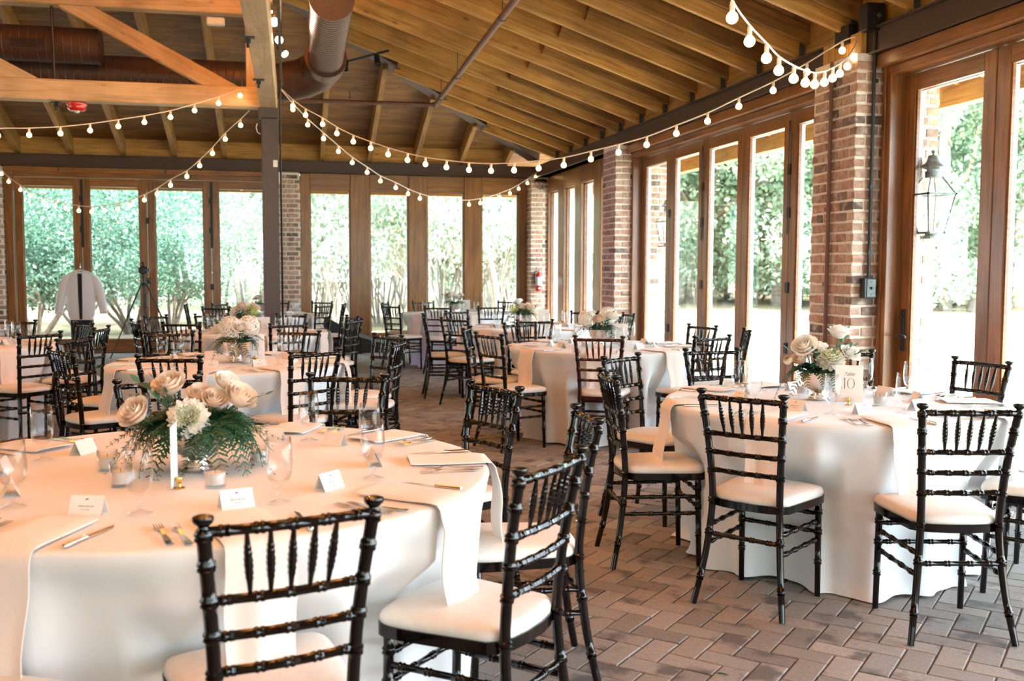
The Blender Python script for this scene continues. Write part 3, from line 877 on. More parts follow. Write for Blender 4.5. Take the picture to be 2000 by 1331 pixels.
# copper lanterns on the outer brickwork
def lantern(x, y, z, label):
    r = thing('copper_lantern', label, 'lantern', (x, y, z))
    # tapered four-sided body z 0..0.33, flared roof, chimney, finial
    b0, b1, h = .075, .135, .33
    for sx in (-1, 1):
        for sy in (-1, 1):
            MB().tube([(sx*b0, sy*b0, 0), (sx*b1, sy*b1, h)], .008, 4).build('corner_bar', M['lead'], r)
    fr = MB()
    for (b, z_) in ((b0, 0), (b1, h)):
        for s_ in (-1, 1):
            fr.box((-b-.008, s_*b-.008, z_-.008), (b+.008, s_*b+.008, z_+.008)); fr.box((s_*b-.008, -b-.008, z_-.008), (s_*b+.008, b+.008, z_+.008))
    fr.build('frame', M['lead'], r)
    for k in range(4):
        T = Matrix.Rotation(k*pi/2, 4, 'Z')
        MB().add([(-b0, -b0, 0), (b0, -b0, 0), (b1, -b1, h), (-b1, -b1, h)], [(0, 1, 2, 3)], T).build('glass', M['pane'], r)
        MB().add([(-b1, -b1, h), (b1, -b1, h), (.055, -.055, h+.15), (-.055, -.055, h+.15)], [(0, 1, 2, 3)], T).build('roof_glass', M['pane'], r)
        MB().tube([(-b1, -b1, h), (-.055, -.055, h+.15)], .007, 4, M=T).build('roof_bar', M['lead'], r)
    MB().lathe([(.062, h+.145), (.062, h+.20), (.05, h+.20), (.05, h+.215), (.105, h+.235), (.10, h+.245), (.06, h+.275), (.042, h+.33), (.045, h+.335), (.012, h+.34), (.008, h+.355), (.018, h+.365), (.018, h+.375), (.001, h+.385)], 16).build('chimney', M['lead'], r, smooth=.7)
    MB().lathe([(.05, -.03), (.05, 0), (.085, .004)], 12).build('base', M['lead'], r, smooth=.7)
    MB().tube([(0, 0, .01), (0, 0, .16)], .012, 8).build('burner', M['wax'], r)
    MB().box((-.02, -.02, -.05), (.02, .34, -.025)).build('bracket', M['lead'], r)
    r.scale = (.86, .86, .86)
    return r
_p = at_y(1818, 455, 6.62)
lantern(_p.x, _p.y, _p.z, 'large copper lantern fixed outside the brick pier with the switch box')
_p = at_y(1303, 476, 12.35)
lantern(_p.x, _p.y, _p.z, 'copper lantern outside the far brick pier, seen through the folding doors')
# ---------------------------------------------------------------- post, girder, truss
PX, PY = -.20, 12.2
post = thing('steel_post', 'taupe steel post standing under the timber girder beside the number-five table', 'post', (PX, PY, 0))
MB().cbox((-.095, -.095, 0), (.095, .095, 3.17), .012).build('column', M['poststeel'], post)
MB().cbox((-.125, -.10, 3.17), (.10, .10, 3.285), .004).build('saddle', M['poststeel'], post)
MB().box((-.15, -.15, 0), (.15, .15, .02)).build('base_plate', M['poststeel'], post)
MB().box((.035, -.0985, 2.60), (.085, -.0955, 2.68)).build('sticker', M['white'], post)
MB().box((.096, -.05, 2.42), (.115, -.02, 2.52)).build('sensor', M['white'], post)
cw = MB(); cw.tube([(-.14, -.06, 3.10), (-.155, -.065, 3.06), (-.14, -.065, 3.0), (-.105, -.065, 2.98)], .006, 6); cw.build('cord_hook', M['white'], post, smooth=3)
gir = tag(beam('timber_girder', (PX-.005, PY+.12, 3.43), (PX-.06, -4.6, 3.43), .19, .29, M['timber'], bevel=.01), 'heavy pale timber girder running over the steel post toward the camera', 'beam')
def bolt(x, y, z, parent):
    b = MB(); b.box((x-.055, y-.03, z-.012), (x+.055, y+.03, z)); b.lathe([(.022, -.05), (.022, -.012)], 6, Matrix.Translation((x, y, z))); b.lathe([(.012, -.085), (.012, -.05)], 8, Matrix.Translation((x, y, z)))
    return b.build('bolt', M['black'], parent, world=True)
for px, py in ((484, 72), (505, 155)):
    p = at_z(px, py, 3.285); bolt(p.x, p.y, 3.285, gir)
truss = thing('timber_truss', 'pale timber truss with diagonal braces running left from the steel post', 'truss', (-2.2, 12.2, 3.27))
beam('tie_beam', (-9, 12.2, 3.385), (-.28, 12.2, 3.40), .18, .235, M['timber'], truss, bevel=.01)
beam('upper_beam', (-9, 12.2, 4.40), (-.30, 12.2, 4.44), .18, .20, M['timber'], truss, bevel=.01)
beam('diagonal_brace', (-2.43, 12.2, 4.40), (-.60, 12.2, 3.44), .14, .19, M['timber'], truss, bevel=.008)
beam('diagonal_brace', (-4.6, 12.2, 4.40), (-2.75, 12.2, 3.44), .14, .19, M['timber'], truss, bevel=.008)
beam('strut', (-.40, 12.2, 3.45), (-.40, 12.2, 4.38), .12, .12, M['timber'], truss, bevel=.008)
o = MB().tube([(-2.535, 12.2, 3.18), (-2.555, 12.2, 4.4)], .016, 8).build('tie_rod', M['black'], truss, world=True)
bolt(-2.535, 12.2, 3.27, truss)
beam('ridge_strut', (-.22, 12.2, 4.5), (-.22, 12.2, 5.0), .14, .14, M['timber'], truss)
# red alarm bell under the tie beam
bell = thing('alarm_bell', 'round red fire alarm sounder fixed under the truss tie beam', 'alarm', (-2.315, 12.2, 3.265))
MB().lathe([(.11, 0), (.11, -.018), (.10, -.03), (.10, -.06), (.075, -.085), (.03, -.088)], 20).build('housing', M['red'], bell, smooth=.7)
MB().lathe([(.03, -.086), (.028, -.10), (.012, -.108), (.001, -.11)], 12).build('lens', M['white'], bell, smooth=.7)
em = thing('emergency_light', 'white emergency light box under the upper truss beam', 'light', (-.79, 12.2, 4.30))
MB().cbox((-.10, -.05, -.09), (.10, .05, 0), .012).build('housing', M['white'], em)
MB().cbox((-.09, -.058, -.08), (.09, -.05, -.055), .006).build('lens', M['paper'], em)

# ---------------------------------------------------------------- ducts and pipes
M['duct'] = plain('copper_brown_duct', (.105, .056, .042), .38, metal=.45, noise=.12, scale=8)
dz, dr = 3.93, .205
duct = thing('round_duct', 'copper-brown round duct with an elbow behind the steel post', 'duct', (.42, 11.5, dz))
def cyl(p0, p1, r, n=28, name='duct_section', parent=None, mat=None, cap=True, ribs=True):
    p0 = Vector(p0); p1 = Vector(p1); L = (p1-p0).length; d = (p1-p0)/L
    pts, rr = [], []
    k = max(1, int(L/.09)) if ribs else 1
    for i in range(k+1):
        c = p0+d*(L*i/k)
        if ribs and 0 < i < k:
            pts += [c-d*.006, c, c+d*.006]; rr += [r, r+.004, r]
        else: pts.append(c); rr.append(r)
    return MB().tube(pts, rr, n, cap=cap).build(name, mat or M['duct'], parent, smooth=.5, world=True)
cap_p = at_y(648, -4, 9.6)
dz = cap_p.z
el = Vector((.46, 12.75, dz))
cyl((cap_p.x, 9.6, dz), (el.x, 12.25, dz), dr, parent=duct)
MB().tube([(cap_p.x, 9.585, dz), (cap_p.x, 9.63, dz)], dr+.008, 28).build('end_cap', M['steel'], duct, smooth=.5, world=True)
# segmented elbow turning left and stepping down
arc = [Vector((el.x, 12.25, dz)), Vector((el.x-.01, 12.45, dz-.03)), Vector((el.x-.09, 12.66, dz-.10)), Vector((el.x-.26, 12.82, dz-.16)), Vector((el.x-.5, 12.9, dz-.2))]
for i in range(4):
    MB().tube([arc[i], arc[i+1]+(arc[i+1]-arc[i])*.12], [dr+.045-.004*i]*2, 28).build('elbow_gore', M['duct'], duct, smooth=.5, world=True)
cyl((el.x-.45, 12.9, dz-.2), (-7.5, 12.9, dz-.2), dr+.02, parent=duct)
d2 = thing('supply_duct', 'short brown round duct with a grille above the truss', 'duct', (-3.5, 12.55, 4.05))
p_end = at_y(195, 92, 12.45)
cyl((p_end.x, 12.45, p_end.z), (-7.0, 12.45, p_end.z), .20, parent=d2)
MB().tube([(p_end.x-.02, 12.45, p_end.z), (p_end.x+.012, 12.45, p_end.z)], .207, 28).build('end_cap', M['duct'], d2, smooth=.5, world=True)
gl_, gr_ = at_y(18, 82, 12.25), at_y(88, 82, 12.25)
grl = MB().box((gl_.x, 12.235, gl_.z-.055), (gr_.x, 12.262, gl_.z+.055)).build('grille', M['duct'], d2, world=True)
for i in range(16):
    x = gl_.x+.02+(gr_.x-gl_.x-.04)*i/15
    MB().box((x-.004, 12.226, gl_.z-.045), (x+.004, 12.236, gl_.z+.045)).build('slat', M['black'], grl, world=True)
pz = 3.85
pipe = thing('sprinkler_pipe', 'rust-brown sprinkler pipe hung under the rafters and turning left at the hip beam', 'pipe', (2.15, 14.9, pz))
MB().tube([(1.95, 5.0, pz), (2.15, 14.9, pz)], .036, 12).build('main', M['pipe'], pipe, smooth=.7, world=True)
MB().tube([(2.15, 14.9, pz), (.2, 14.96, pz)], .032, 12).build('branch', M['pipe'], pipe, smooth=.7, world=True)
MB().sphere((2.15, 14.9, pz), .05).build('elbow_fitting', M['pipe'], pipe, smooth=3, world=True)
for y in (7.5, 9.6, 12.6, 14.2):
    xx = 1.95+.2*(y-5)/9.9
    h = MB(); h.tube([(xx-.045, y, pz), (xx-.03, y, pz-.035), (xx, y, pz-.046), (xx+.03, y, pz-.035), (xx+.045, y, pz), (xx, y, pz+.06)], .006, 6); h.tube([(xx, y, pz+.05), (xx, y, zdeck(XW-xx))], .006, 6)
    h.build('hanger', M['lead'], pipe, world=True)
MB().tube([(.9, 14.94, pz), (.9, 14.94, pz+.16)], .008, 6).build('hanger', M['lead'], pipe, world=True)

# ---------------------------------------------------------------- track lights and lamps
def aim(o, target):
    o.rotation_euler = (Vector(target)-Vector(o.location)).to_track_quat('-Z', 'Y').to_euler()
def spot_head(p, target, label, lit=True, power=0, size=1.2, parent_track=None, group=None):
    """small black cylindrical track head with a lamp face"""
    p = Vector(p); d = (Vector(target)-p).normalized()
    r = thing('track_spotlight', label, 'spotlight', p, 0, group)
    q = d.to_track_quat('Z', 'Y').to_matrix().to_4x4(); T = Matrix.Translation(p) @ q
    MB().lathe([(.022, -.10), (.034, -.085), (.038, 0), (.048, .045), (.044, .045), (.040, .02)], 16, T, cap=False).build('head', M['black'], r, smooth=.7, world=True)
    MB().lathe([(.001, .03), (.040, .031)], 16, T, cap=False).build('lamp_face', M['spot'] if lit else M['black'], r, world=True)
    MB().tube([p-d*.06, p+Vector((-.02, 0, .10))], .008, 6).build('yoke', M['black'], r, world=True)
    if power:
        ld = bpy.data.lights.new('spot_lamp', 'SPOT'); ld.energy = power; ld.color = (1, .74, .50); ld.spot_size = size; ld.spot_blend = .7; ld.shadow_soft_size = .06
        lo = bpy.data.objects.new('spot_lamp', ld); COL.objects.link(lo); lo.location = p+d*.06; aim(lo, target)
        lo.parent = r; lo.matrix_parent_inverse = Matrix.Translation(-p)
    return r
tk = tag(beam('lighting_track', (-.06, 8.6, 3.56), (-.06, 12.1, 3.56), .03, .03, M['black'], bevel=.002), 'black lighting track along the right side of the girder', 'track')
for i, (px, py, y, tgt, lit, pw) in enumerate([(535, 40, 10.6, (.6, 4.5, 0), True, 22), (545, 78, 11.2, (.2, 3.2, 2.0), True, 30), (553, 102, 11.7, (2.6, 8.5, .5), True, 25)]):
    p = at_y(px, py, y)
    spot_head((p.x, p.y, p.z), tgt, ['lit spotlight nearest the top of the girder track', 'glaring middle spotlight on the girder track', 'lit spotlight lowest on the girder track'][i], lit, pw, 1.5, group='spotlights on the girder')
# second track in front of the hip beam
p0, p1 = at_y(664, 124, 13.1), at_y(760, 99, 13.1)
tk2 = tag(beam('lighting_track', p0, p1, .03, .03, M['black'], bevel=.002), 'black lighting track below the hip beam, its lamps off', 'track')
for i, (px, py) in enumerate(((674, 122), (737, 112))):
    p = at_y(px, py, 13.05)
    spot_head((p.x, p.y, p.z-.05), (p.x+(-.2, .1)[i], p.y-.4, p.z-1.2), ['unlit black spotlight nearest the round duct', 'unlit black spotlight at the free end of the track'][i], False, group='unlit spotlights')
# conduit on the post
cn = tag(MB().tube([(PX+.122, PY-.10, .0), (PX+.122, PY-.10, 3.3), (PX+.14, 11.6, 3.75), (PX+.15, 11.2, 4.3)], .011, 8).build('conduit', M['black'], smooth=3), 'thin black conduit running down the side of the steel post', 'conduit')
# uplights added on girder and truss to brighten the ceiling, unseen from below, warm
def uplight(x, y, z, power, label, group, aimv=(0, 0, 1)):
    r = thing('uplight', label, 'light', (x, y, z), 0, group)
    MB().cbox((-.07, -.06, 0), (.07, .06, .09), .008).build('housing', M['black'], r)
    MB().box((-.055, -.045, .089), (.055, .045, .093)).build('lens', M['white'], r)
    ld = bpy.data.lights.new('fill_lamp', 'AREA'); ld.shape = 'RECTANGLE'; ld.size = .11; ld.size_y = .09; ld.energy = power; ld.color = (1, .72, .42); ld.spread = math.radians(125)
    lo = bpy.data.objects.new('fill_lamp', ld); COL.objects.link(lo)
    lo.parent = r; lo.location = (0, 0, .10); lo.rotation_euler = (pi, 0, 0)
for i, y in enumerate((10.6, 8.2, 5.6, 3.0, .2)):
    uplight(PX-.03, y, 3.58, 300, 'added black uplight on top of the timber girder, brightening the ceiling', 'added uplights on the girder')
for i, x in enumerate((-5.3, -7.0)):
    uplight(x, 12.2, 3.51, 100, 'added black uplight on top of the truss tie beam, brightening the ceiling', 'added uplights on the truss')
# warm flood from the left, over the near table
fl_ = spot_head((-4.3, 2.3, 3.4), (.4, 3.6, .7), 'warm floodlight clamped high on the left, aimed at the near table', True, 11, 1.5)
spot_head((-.25, .9, 3.22), (-.35, 3.3, .75), 'warm spotlight under the girder behind the near chairs, aimed at the big round table', True, 50, .72)
spot_head((-.20, 3.6, 3.22), (2.4, 5.2, .75), 'warm spotlight under the girder, aimed past the near table', True, 25, 1.0)
# violet party uplight by the left piers
vr = thing('party_uplight', 'small violet party uplight on the floor left of the doors', 'light', (-4.7, 12.6, 0))
MB().lathe([(.09, 0), (.10, .02), (.10, .14), (.08, .16)], 16).build('housing', M['black'], vr, smooth=.7)
MB().lathe([(.07, .158), (.001, .162)], 16).build('lens', M['white'], vr)
ld = bpy.data.lights.new('violet_lamp', 'SPOT'); ld.energy = 170; ld.color = (.32, .12, 1); ld.spot_size = .7; ld.spot_blend = .6; ld.shadow_soft_size = .06
lo = bpy.data.objects.new('violet_lamp', ld); COL.objects.link(lo); lo.location = (-4.7, 12.6, .25); aim(lo, (4.2, 12.9, 1.1)); lo.parent = vr; lo.matrix_parent_inverse = Matrix.Translation((4.7, -12.6, 0))

# ---------------------------------------------------------------- string lights
def strand(name_label, a, b, plane_a, plane_b, bulbs, end_a=None, end_b=None, rb=.025):
    pos = [at_plane(px, py, plane_a, plane_b) for px, py in bulbs]
    root = thing('string_lights', name_label, 'string lights', pos[len(pos)//2])
    inv = Matrix.Translation(-pos[len(pos)//2])
    tops = [p+Vector((0, 0, .072)) for p in pos]
    path = ([Vector(end_a)] if end_a else [])+tops+([Vector(end_b)] if end_b else [])
    # smooth cord
    cp = []
    for i in range(len(path)-1):
        p_, q_ = path[max(i-1, 0)], path[min(i+2, len(path)-1)]
        for t_ in (0, .25, .5, .75):
            a0, a1 = path[i], path[i+1]
            cp.append(.5*((2*a0)+(a1-p_)*t_+(2*p_-5*a0+4*a1-q_)*t_*t_+(-p_+3*a0-3*a1+q_)*t_**3))
    cp.append(path[-1])
    c = MB().tube(cp, .0055, 6).build('cord', M['cord'], root, smooth=3); c.matrix_parent_inverse = inv
    for p in pos:
        bo = link('bulb', BULB, root, loc=p); bo.matrix_parent_inverse = inv
        so = link('socket', SOCKET, bo)
    return root
BULB = MB().lathe([(.009, .029), (.014, .0245), (.022, .015), (.0265, 0), (.0235, -.013), (.015, -.022), (.001, -.0265)], 12).mesh('bulb', M['bulb'], 3)
SOCKET = MB().lathe([(.012, .024), (.0125, .058), (.010, .070), (.004, .074)], 8).mesh('socket', M['cord'], .7)
pa = (PX-.10, PY-.11)
strand('string of warm bulbs from the post along the truss', None, None, pa, (-9, 9.4), [(469,187),(427,202),(380,216),(333,229),(282,239),(231,247),(176,255),(118,261),(57,264),(-4,265)], at_plane(488, 177, pa, (-9, 9.4)), at_plane(-60, 258, pa, (-9, 9.4)))
pb_ = (-4.8, 17.38)
strand('deeply sagging string of warm bulbs in front of the far folding doors', None, None, pa, pb_, [(470,245),(440,272),(415,300),(390,324),(365,345),(333,362),(307,379),(282,391),(254,402),(230,409),(204,412),(179,414),(154,412),(128,407),(107,402),(85,394),(60,383),(40,371),(17,355),(3,340)], at_plane(487, 216, pa, pb_), at_plane(-6, 322, pa, pb_))
pc = (PX+.13, PY-.12)
strand('long string of warm bulbs from the post to the brick pier with the switch box', None, None, pc, (4.18, 7.2), [(572,207),(597,225),(630,243),(658,261),(690,277),(724,290),(758,302),(796,313),(831,321),(872,327),(916,332),(959,334),(1004,333),(1052,329),(1101,323),(1154,311),(1208,298),(1263,283),(1321,261),(1382,237),(1443,208),(1510,177),(1576,141),(1645,99)], at_plane(548, 172, pc, (4.18, 7.2)), at_plane(1672, 72, pc, (4.18, 7.2)))
strand('string of warm bulbs sagging from the post to the corner pier', None, None, pc, (4.2, 17.2), [(572,214),(601,244),(632,271),(661,296),(688,318),(717,337),(743,354),(773,367),(797,379),(820,388),(847,395),(871,399),(895,400),(916,400),(938,397),(956,393),(976,386),(996,378),(1013,369),(1030,358),(1046,346)], at_plane(548, 174, pc, (4.2, 17.2)), at_plane(1060, 325, pc, (4.2, 17.2)))
pd, pe = (4.19, 6.93), (1.96, 4.17)
strand('near string of large frosted bulbs looping down from the brick pier with the switch box', None, None, pd, pe, [(1398,-40),(1430,35),(1464,81),(1497,114),(1521,138),(1550,154),(1573,162),(1591,165),(1610,161),(1626,153),(1640,144),(1655,130),(1667,112),(1676,89)], at_plane(1370, -120, pd, pe), at_plane(1690, 62, pd, pe))
# ---------------------------------------------------------------- ballroom chair
def ringed(pts, r0, rings, r1=None, n=8, taper=None):
    """rod through pts with paired bamboo rings at the given fractions"""
    pts = [Vector(p) for p in pts]
    seg = [0]
    for i in range(1, len(pts)): seg.append(seg[-1]+(pts[i]-pts[i-1]).length)
    L = seg[-1]
    def at(s_):
        s_ = min(max(s_, 0), L)
        for i in range(1, len(pts)):
            if s_ <= seg[i]+1e-9:
                t = (s_-seg[i-1])/(seg[i]-seg[i-1]); return pts[i-1].lerp(pts[i], t)
        return pts[-1]
    st = {0.0: 1.0, L: 1.0}
    for s_ in seg[1:-1]: st[s_] = 1.0
    q = r1 or 1.28
    for f in rings:
        c = f*L
        for d_, k in ((-.0125, 1.0), (-.0085, q), (-.004, q), (-.001, 1.02), (.001, 1.02), (.004, q), (.0085, q), (.0125, 1.0)):
            st[c+d_] = k
    keys = sorted(k for k in st if -1e-6 <= k <= L+1e-6)
    tp = taper or (lambda f: 1.0)
    return [at(k) for k in keys], [r0*st[k]*tp(k/L) for k in keys]
def spline(cp, n=14):
    out = []
    for i in range(len(cp)-1):
        a0, a1 = Vector(cp[i]), Vector(cp[i+1]); p_ = Vector(cp[max(i-1, 0)]); q_ = Vector(cp[min(i+2, len(cp)-1)])
        for k in range(n//(len(cp)-1)+1):
            t_ = k/(n//(len(cp)-1)+1)
            out.append(.5*((2*a0)+(a1-p_)*t_+(2*p_-5*a0+4*a1-q_)*t_*t_+(-p_+3*a0-3*a1+q_)*t_**3))
    out.append(Vector(cp[-1])); return out
def post_xy(z):
    """half width and y of the back post at height z"""
    zz = [0, .2, .42, .58, .73, .90]; xx = [.198, .168, .150, .153, .164, .181]; yy = [-.245, -.205, -.182, -.190, -.208, -.240]
    return float(np.interp(z, zz, xx)), float(np.interp(z, zz, yy))
def seat_outline(s=1.0, front=.212, rear=-.195):
    base = [(-.168, rear), (.168, rear), (.184, -.05), (.203, .10), (.202, .18), (.165, front), (0, front+.010), (-.165, front), (-.202, .18), (-.203, .10), (-.184, -.05)]
    cx, cy = 0, .01
    # rounded with Chaikin
    p = [(cx+(x-cx)*s, cy+(y-cy)*s) for x, y in base]
    for _ in range(2):
        q = []
        for i in range(len(p)):
            a, b = p[i], p[(i+1) % len(p)]
            q += [(.75*a[0]+.25*b[0], .75*a[1]+.25*b[1]), (.25*a[0]+.75*b[0], .25*a[1]+.75*b[1])]
        p = q
    return p
def make_chair(mat, label):
    root = thing('ballroom_chair', label, 'chair')
    MB().prism(seat_outline(), .418, .450).build('seat_frame', mat, root, smooth=.6)
    o = seat_outline(.985); m = MB(); n = len(o); cx, cy = 0, .01
    prof = [(.97, .446), (1.0, .455), (1.0, .466), (.975, .479), (.88, .487), (.6, .491), (.25, .492)]
    v = [(cx+(x-cx)*s_, cy+(y-cy)*s_, z) for s_, z in prof for x, y in o]
    f = [(i*n+k, i*n+(k+1) % n, (i+1)*n+(k+1) % n, (i+1)*n+k) for i in range(len(prof)-1) for k in range(n)]
    f.append(tuple((len(prof)-1)*n+k for k in range(n)))
    m.add(v, f); m.build('seat_pad', M['pad'], root, smooth=3)
    zs = [0, .1, .2, .3, .42, .5, .58, .66, .73, .81, .90]
    fin = MB().lathe([(.015, -.012), (.016, 0), (.011, .006), (.0105, .012), (.020, .020), (.0225, .027), (.0215, .032), (.014, .035), (.001, .036)], 12).mesh('finial', mat, .7)
    for sx in (-1, 1):
        cps = spline([(sx*post_xy(z)[0], post_xy(z)[1], z) for z in (0, .2, .42, .58, .73, .89)], 20)
        p, r = ringed(cps, .0155, [.13, .345, .50, .64, .735, .82, .91, .985], n=8, taper=lambda f: .86+.14*min(1, f*3))
        b = MB().tube(p, r, 8).build('back_post', mat, root, smooth=.8)
        link('finial', fin, b, loc=(sx*post_xy(.89)[0], post_xy(.89)[1], .885))
        p, r = ringed([(sx*.176, .165, .425), (sx*.178, .176, 0)], .0155, [.12, .33, .64], taper=lambda f: 1-.18*f)
        MB().tube(p, r, 8).build('leg', mat, root, smooth=.8)
    for j, z in enumerate((.884, .732, .652, .574)):
        hx, y = post_xy(z); bow = .014
        pts = [(-hx+2*hx*t, y-bow*math.sin(pi*t), z) for t in [i/8 for i in range(9)]]
        p, r = ringed(pts, .0105 if j else .0118, [.10, .30, .5, .70, .90] if j else [.11, .305, .5, .695, .89], r1=1.2)
        MB().tube(p, r, 7).build('back_rail', mat, root, smooth=.8)
    hx1, y1 = post_xy(.884); hx0, y0 = post_xy(.732)
    for k in range(5):
        t = (k+1)/6; w = math.sin(pi*t)*.014
        a = Vector((-hx0+2*hx0*(.12+.76*t), y0-w, .738)); b = Vector((-hx1+2*hx1*(.10+.80*t), y1-w, .880))
        p, r = ringed([a, a.lerp(b, .22), a.lerp(b, .3), a.lerp(b, .7), a.lerp(b, .78), b], .0078, [.3, .5, .7], r1=1.15, taper=lambda f: .58+.58*math.sin(pi*f)**1.3)
        MB().tube(p, r, 6).build('spindle', mat, root, smooth=.8)
    def leg_at(side, front, z):
        if front: return Vector((side*(.178-.002*z/.425), .176-.011*z/.425, z))
        x, y = post_xy(z); return Vector((side*x, y, z))
    def st(a, b):
        p, r = ringed([a, b], .0095, [.12, .35, .62, .85])
        MB().tube(p, r, 7).build('stretcher', mat, root, smooth=.8)
    for sx in (-1, 1):
        st(leg_at(sx, True, .335), leg_at(sx, False, .335)); st(leg_at(sx, True, .255), leg_at(sx, False, .255))
    st(leg_at(-1, True, .365), leg_at(1, True, .365)); st(leg_at(-1, True, .285), leg_at(1, True, .285))
    st(leg_at(-1, False, .30), leg_at(1, False, .30))
    return root
chair_dark = make_chair(M['lacquer'], 'x'); reg(chair_dark)
chair_red = make_chair(M['mahogany'], 'x'); reg(chair_red)
# tables: centre, radius of the cloth edge, what one calls it
TAB = {
 'T1': (-.30, 3.33, .945, 'the big chrysanthemum table'),
 'T10': (2.62, 4.46, .81, 'the number-ten table'),
 'T12': (-.42, 7.15, .80, 'the number-twelve table'),
 'Tm': (2.60, 8.10, .79, 'the hydrangea table'),
 'T5': (-.40, 10.5, .79, 'the number-five table'),
 'FL': (-2.75, 9.2, .79, 'the jacket-side table'),
 'B': (-.36, 14.6, .79, 'the table behind the post'),
 'P1': (2.66, 10.88, .79, 'the lime-flower table'),
 'P2': (2.42, 14.62, .79, 'the window-side table'),
}
CH = '''T1 403 1007 725.8 970.6
T1 1016.5 913 1136 870
T1 1127 788.7 1170 815.8
T1 914.6 739 1022.9 755.7
T1 609 727 748 729
T1 227.3 741 385 731.4
T12 268.7 692.3 390.4 693
T12 565 686 666 679
T12 767 665 792 663
T12 733 650 784 653.6
T12 545 643 624 645
T12 288 647 372.4 645.7
T12 95.7 676.9 140 682.7
T12 115.5 661 171.7 655.7
FL 37.7 650.8 118 645.5
FL 144 628 184.8 631
FL 190 639 206.5 635.4
FL -5 625 64.6 623.5
T5 529.3 631.8 597 629
T5 541.4 611.8 596.8 612.7
T5 673.5 615 702.8 616.8
T5 678.7 624 705.8 621
T5 255 622.4 271.7 625.4
T5 286 616.4 319.8 614
T5 321.3 628.4 386 628.4
T5 387.4 611.7 440 612
B 351.4 594.6 373 593.8
B 400 599 442 598.3
B 408.5 592 449 591
B 523 588 560 588.6
B 614.9 587.8 643.4 588
B 616.4 594.9 650.6 594.3
B 668.5 592.3 676 594
T10 1367 757.9 1533.5 772
T10 1805 788.4 1990 789
T10 1168.6 716.5 1205.8 735
T10 1179.2 695.7 1245.3 688.2
T10 1864 694.9 1974.7 705.6
T10 1600 682 1695.5 682
T10 1342.4 679.7 1436.3 678
Tm 1122.8 654.4 1217 656.6
Tm 934.8 648 973.2 652
Tm 902.5 640.4 919 635.9
Tm 987.4 630 1043 628.4
Tm 1346 631.6 1399.5 635.3
Tm 1360.4 655.6 1422.8 653.4
Tm 1457.5 643.5 1461.5 640.5
P1 865 619.4 910 620.9
P1 871.7 606.6 912.3 605
P1 825 614 829.6 612.6
P1 1012.2 624 1077.6 623
P1 1119.8 607 1165 606.8
P1 1219 609.3 1237.8 612.3
P1 1170 622 1213.8 619
P2 832.6 597.6 877 598.3
P2 938.6 596.8 981.4 597.6
P2 808.6 587.8 844.6 587.8
P2 977 586.6 1007.5 587
P2 1022 592 1042 591.6
P2 746.4 590.8 758 589.3
P2 750.9 594.9 774.2 596'''.splitlines()
SEATS = {k: [] for k in TAB}; SEATD = {k: [] for k in TAB}
first = [True]
SIDES = ['on its lawn side', 'on its side towards the corner pier', 'on its far-wall side', 'on its side towards the jacket', 'on its side away from the lawn', 'facing towards the corner pier', 'facing the far wall', 'facing towards the hanging jacket']
PLACES = ['on the lawn side', 'on the side towards the corner pier', 'on the far-wall side', 'on the side towards the jacket', 'on the side away from the lawn', 'opposite the corner pier', 'opposite the far wall', 'opposite the hanging jacket']
def place_chair(tk_, mid, ang, red=False):
    src = chair_red if red else chair_dark
    used = src.get('used')
    o = copy_tree(src) if used else src
    src['used'] = 1
    if 'used' in o and o is not src: del o['used']
    # finials sit .241 behind the seat centre
    fx, fy = math.cos(ang), math.sin(ang)
    o.location = (mid[0]+fx*.241, mid[1]+fy*.241, 0)
    o.rotation_euler = (0, 0, ang-pi/2)
    nm = TAB[tk_][3]
    o['label'] = ('red-brown spindle-back chair at ' if red else 'black spindle-back chair at ')+nm+', '+SIDES[int(round(math.degrees(math.atan2(mid[1]-TAB[tk_][1], mid[0]-TAB[tk_][0]))/45)) % 8]
    o['category'] = 'chair'; o['group'] = 'chairs at '+nm
    SEATS[tk_].append(math.atan2(mid[1]-TAB[tk_][1], mid[0]-TAB[tk_][0])); SEATD[tk_].append((mid[0]+fx*.455, mid[1]+fy*.455, ang))
    return o
for line in CH:
    s_ = line.split(); tk_ = s_[0]; v = list(map(float, s_[1:]))
    a = at_z(v[0], v[1], .92); b = at_z(v[2], v[3], .92)
    m_ = (a+b)/2; d = b-a; cx, cy = TAB[tk_][:2]
    to = math.atan2(cy-m_.y, cx-m_.x)
    nrm = math.atan2(d.x, -d.y)           # one normal of the finial line
    dl = lambda p, q: (p-q+pi) % (2*pi)-pi
    if abs(dl(nrm, to)) > pi/2: nrm += pi
    w = math.hypot(d.x, d.y)
    trust = 1.0 if (m_.y < 6.3 and .3 < w < .48) else .6 if (m_.y < 10 and .28 < w < .45) else .2
    ang = to+dl(nrm, to)*trust
    place_chair(tk_, (m_.x, m_.y), ang, red=(tk_ == 'Tm' and abs(v[0]-1122.8) < 1))
# chairs mostly cut off by the frame
for tk_, th, dist in (('T1', -112, 1.42), ('T1', -150, 1.40), ('T1', 140, 1.40), ('T1', 178, 1.38), ('T10', -52, 1.20), ('T10', -14, 1.28), ('FL', -118, 1.15)):
    cx, cy = TAB[tk_][:2]; t_ = math.radians(th)
    place_chair(tk_, (cx+math.cos(t_)*dist, cy+math.sin(t_)*dist), t_+pi)

